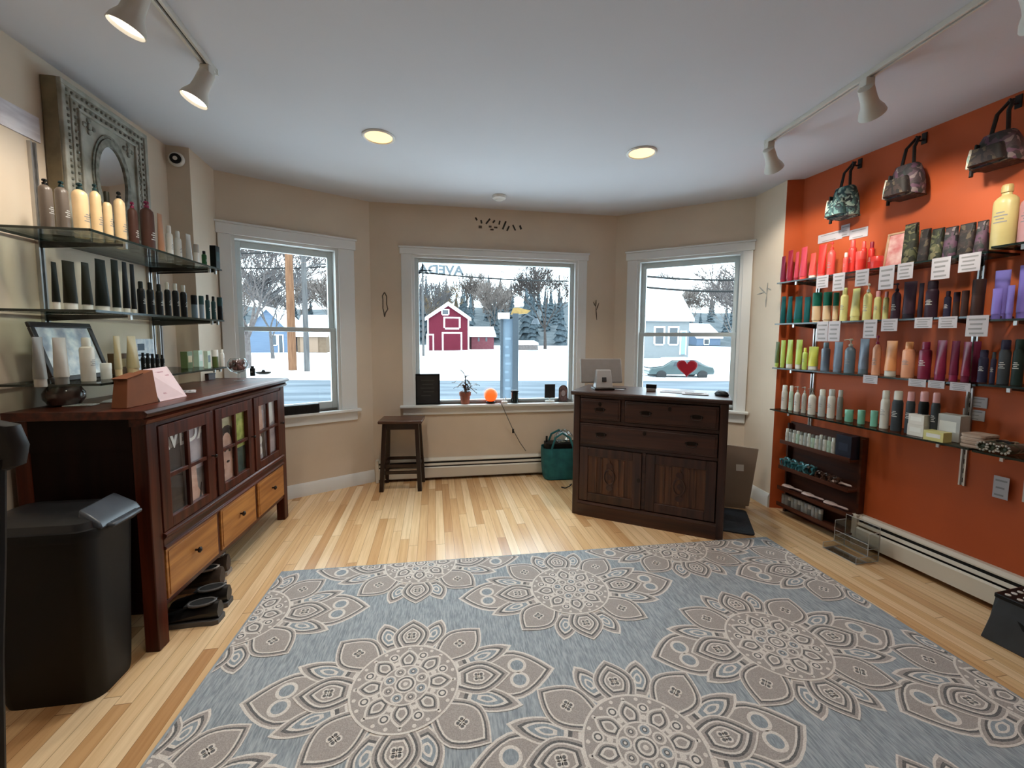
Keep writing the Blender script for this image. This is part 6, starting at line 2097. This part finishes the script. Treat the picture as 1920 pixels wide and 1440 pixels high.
def conifer_mesh(seed):
    rnd = random.Random(seed)
    m = MB()
    n = 13
    for k in range(9):
        z0 = 1.0 + k * 1.15
        r = 2.1 * (1 - k / 9.6)
        lo = [((r * rnd.uniform(.7, 1.15)) * math.cos(2 * math.pi * i / n), (r * rnd.uniform(.7, 1.15)) * math.sin(2 * math.pi * i / n), z0 + rnd.uniform(-.35, .2)) for i in range(n)]
        hi = [(.12 * r * math.cos(2 * math.pi * i / n), .12 * r * math.sin(2 * math.pi * i / n), z0 + 1.9) for i in range(n)]
        m.rings([lo, hi])
    m.tube([(0, 0, -.5), (0, 0, 2)], .18, 6)
    return m


protos = [conifer_mesh(s).build('evergreen_tree', M_fir, smooth=False) for s in (1, 2, 3)]
rnd = random.Random(12)
spots = []


def scatter(n, x0, x1, y0, y1, gap):
    k = 0
    for _ in range(4000):
        px, y = rnd.uniform(x0, x1), rnd.uniform(y0, y1)
        x = aty(px, 634, y).x
        if all((x - q[0]) ** 2 + (y - q[1]) ** 2 > gap * gap for q in spots):
            spots.append((x, y))
            k += 1
            if k >= n: return


scatter(58, 740, 1110, 84, 146, 4.3)
scatter(20, 400, 690, 88, 140, 5.0)
scatter(16, 1160, 1440, 92, 140, 5.0)
NF = 58
for i, (x, y) in enumerate(spots):
    o = protos[i % 3] if i < 3 else protos[i % 3].copy()
    if i >= 3: COL.objects.link(o)
    zg = GZ + (max(0, y - 75) / 75) ** 1.4 * 13 - 1.2
    o.location = (x, y, zg)
    s_ = rnd.uniform(.62, 1.0) * (.7 if i >= NF else 1.0)
    o.scale = (s_, s_, s_ * rnd.uniform(.95, 1.25))
    tag(o, 'misty dark evergreen on the wooded hillside far behind the houses', 'tree', 'evergreens on the hillside')

# ---- grey bare woods on the slopes, copies of three trees
bprotos = []
for q in range(3):
    bprotos.append(bare_tree('bare grey tree in the woods on the slope behind the houses', (0, 0, 0), 11, 101 + q, M_barkl, .45, 6, .02, group='bare woods on the slope', twig=.045))
k_ = 0
for x0, x1, n in ((390, 700, 11), (865, 990, 5), (1150, 1300, 6), (1400, 1460, 2)):
    spots.clear()
    scatter(n, x0, x1, 80, 140, 9.5)
    for x, y in list(spots):
        if k_ < 3: o = bprotos[k_]
        else:
            src = bprotos[k_ % 3]
            o = src.copy()
            COL.objects.link(o)
            for c_ in src.children:
                d_ = c_.copy()
                COL.objects.link(d_)
                d_.parent = o
        k_ += 1
        o.location = (x, y, GZ + (max(0, y - 75) / 75) ** 1.4 * 13 - .3)
        o.rotation_euler.z = rnd.uniform(0, 6)
        s_ = rnd.uniform(.8, 1.15)
        o.scale = (s_, s_, s_)

# ---- utility poles and wires
M_pole = mat('warm_pole_wood', (84, 58, 42), .9, spec=.1, rgb2=(106, 76, 56), scale=5, stretch=(2, 2, .2))
M_poleg = mat('grey_pole_wood', (62, 60, 60), .9, spec=.1, rgb2=(78, 76, 75), scale=5, stretch=(2, 2, .2))


def pole(label, px, py, r, h, m_, arm=None):
    p = gnd(px, py)
    o = thing('utility_pole', label, 'utility pole', (p.x, p.y, GZ))
    MB().lathe([(r * 1.1, 0), (r, h * .5), (r * .85, h)], 12).build('shaft', m_, o)
    MB().box(-1.1, 1.1, -.06, .06, h - .9, h - .78).build('crossarm', m_, o)
    if arm:
        MB().tube([(0, 0, arm), (.5, 0, arm + .25), (1.5, 0, arm + .3)], .05, 6).build('lamp_arm', M_poleg, o)
        MB().lathe([(.05, 0), (.20, -.04), (.22, -.1), (.1, -.14)], 12, (1.6, 0, arm + .33), sx=2).build('street_lamp', M_poleg, o)
    return o, p


o1, pA = pole('thick brown wooden utility pole in the left window', 549, 697, .21, 9.5, M_pole)
o2, pB = pole('thinner grey utility pole with a street lamp arm in the left window', 576, 698, .14, 8.2, M_poleg, arm=5.8)
o3, pC = pole('distant pale pole at the left side of the middle window', 794, 668, .12, 10, M_poleg)


def wire(label, pts, r=.05):
    o = thing('power_line', label, 'wire', (0, 0, 0))
    MB().tube(pts, r, 5).build('cable', M_dark, o)


def span(px0, py0, d0, px1, py1, d1, sag=.15):
    a, b = aty(px0, py0, d0), aty(px1, py1, d1)
    return [a.lerp(b, i / 12) - Vector((0, 0, sag * math.sin(math.pi * i / 12))) for i in range(13)]


wire('upper power line crossing the top of the left window', span(380, 470, 24, 549, 470, 25), .045)
wire('lower power line crossing the left window', span(380, 500, 24, 660, 497, 26), .045)
wire('power line crossing the upper part of the middle window', span(760, 508, 24, 1110, 528, 24), .045)
wire('upper power line crossing the right window', span(1150, 512, 18, 1450, 523, 18), .045)
wire('lower power line crossing the right window', span(1150, 532, 18, 1450, 545, 18), .045)

# ---- pylon sign
M_signb = mat('slate_blue_sign_post', (24, 36, 46), .5, var=.06, scale=4)
M_signp = mat('pale_blue_sign_panel', (60, 76, 92), .6, rgb2=(80, 95, 108), scale=2.2)
D_ = 7.0
a, b = aty(938, 640, D_), aty(972, 640, D_)
zt1, zt2 = aty(940, 598, D_).z, aty(966, 588, D_).z
sg = thing('pylon_sign', 'tall slate blue sign with a pale panel standing outside the middle window', 'sign', (a.x, a.y, GZ), .02)
wS = b.x - a.x
MB().box(0, .045, -.04, .06, 0, zt1 - GZ).build('post', M_signb, sg, bevel=.005)
MB().box(wS * .68, wS, -.06, .10, 0, zt2 - GZ).build('post', M_signb, sg, bevel=.005)
MB().box(.045, wS * .68, .0, .04, .9, zt1 - GZ).build('panel', M_signp, sg)
m = MB()
for k in range(7): m.box(.075 + .01 * (k % 2), wS * .60 - .02 * (k % 3), -.006, .001, 1.15 + .14 * k, 1.19 + .14 * k)
m.build('panel_lettering', mat('pale_sign_lettering', (88, 104, 118), .6, var=.03), sg)
m = MB()
m.extr([(-.14, zt1 - GZ), (.16, zt1 - GZ), (.10, zt1 - GZ + .10), (-.08, zt1 - GZ + .10)], -.04, wS * .5)
m.build('snow_cap', M_snow, sg)
MB().plate([(wS * .55, zt2 - GZ - .02), (wS + .14, zt2 - GZ), (wS + .20, zt2 - GZ + .05), (wS * .95, zt2 - GZ + .10), (wS * .7, zt2 - GZ + .09)], -.03, .03).build('gilded_crest', mat('gilded_carving', (112, 88, 44), .4, var=.15, scale=30), sg)
MB().tube([(wS, 0, zt2 - GZ - .10), (wS + .14, -.05, zt2 - GZ - .02), (wS + .26, -.1, zt2 - GZ - .08)], .012, 6).lathe([(.03, 0), (.07, -.09)], 12, (wS + .28, -.1, zt2 - GZ - .08)).build('gooseneck_lamp', M_signb, sg)

# ---- car, bush, mailbox-like things in the yards
M_carb = mat('dark_green_car_paint', (34, 50, 50), .3, var=.1, scale=3, coat=.5)
p = gnd(1268, 705)
car = thing('parked_car', 'snow covered dark green car parked outside the right window', 'car', (p.x, p.y, GZ - .12), .05)
car.scale = (.8, .8, .72)
prof = [(-2.2, .35), (-2.25, .6), (-2.1, .85), (-1.3, .95), (-.7, 1.38), (.9, 1.42), (1.6, 1.0), (2.15, .9), (2.25, .6), (2.2, .35)]
MB().plate([(x, z - .0) for x, z in prof], -.85, .85).build('car_body', M_carb, car, bevel=.06)
MB().plate([(-.62, .98), (-.5, 1.28), (.15, 1.32), (.15, .98)], -.87, .87).plate([(.25, .98), (.25, 1.32), (.85, 1.30), (1.3, 1.0)], -.87, .87).build('side_window', M_winx, car)
MB().plate([(-2.2, .88), (-1.3, .98), (-.7, 1.40), (.9, 1.44), (1.6, 1.03), (2.15, .92), (2.1, 1.02), (1.6, 1.14), (.95, 1.56), (-.75, 1.54), (-1.35, 1.10), (-2.1, 1.02)], -.82, .82).build('snow_cover', M_snow, car, bevel=.04)
for x in (-1.4, 1.4):
    mb = MB()
    mb.T = Matrix.Translation((x, -.72, .33)) @ Matrix.Rotation(math.pi / 2, 4, 'X')
    mb.lathe([(.15, 0), (.33, .02), (.33, .18), (.15, .2)], 18).build('wheel', M_black, car)
    mb = MB()
    mb.T = Matrix.Translation((x, .9, .33)) @ Matrix.Rotation(math.pi / 2, 4, 'X')
    mb.lathe([(.15, 0), (.33, .02), (.33, .18), (.15, .2)], 18).build('wheel', M_black, car)
p = gnd(985, 656)
o = thing('covered_woodpile', 'low dark woodpile with a snow cap beside the big bare tree', 'woodpile', (p.x, p.y, GZ))
MB().rings([[(x_ * s_, y_ * s_, z_) for x_, y_ in ((-2.2, -.8), (2.2, -.8), (2.2, .8), (-2.2, .8))] for s_, z_ in ((1, 0), (.97, .9))]).build('logs', M_bark, o, smooth=False)
MB().rings([[(x_ * s_, y_ * s_, z_) for x_, y_ in ((-2.2, -.8), (2.2, -.8), (2.2, .8), (-2.2, .8))] for s_, z_ in ((1.03, .88), (1.0, 1.25), (.7, 1.6))]).build('snow_cap', M_snow, o)
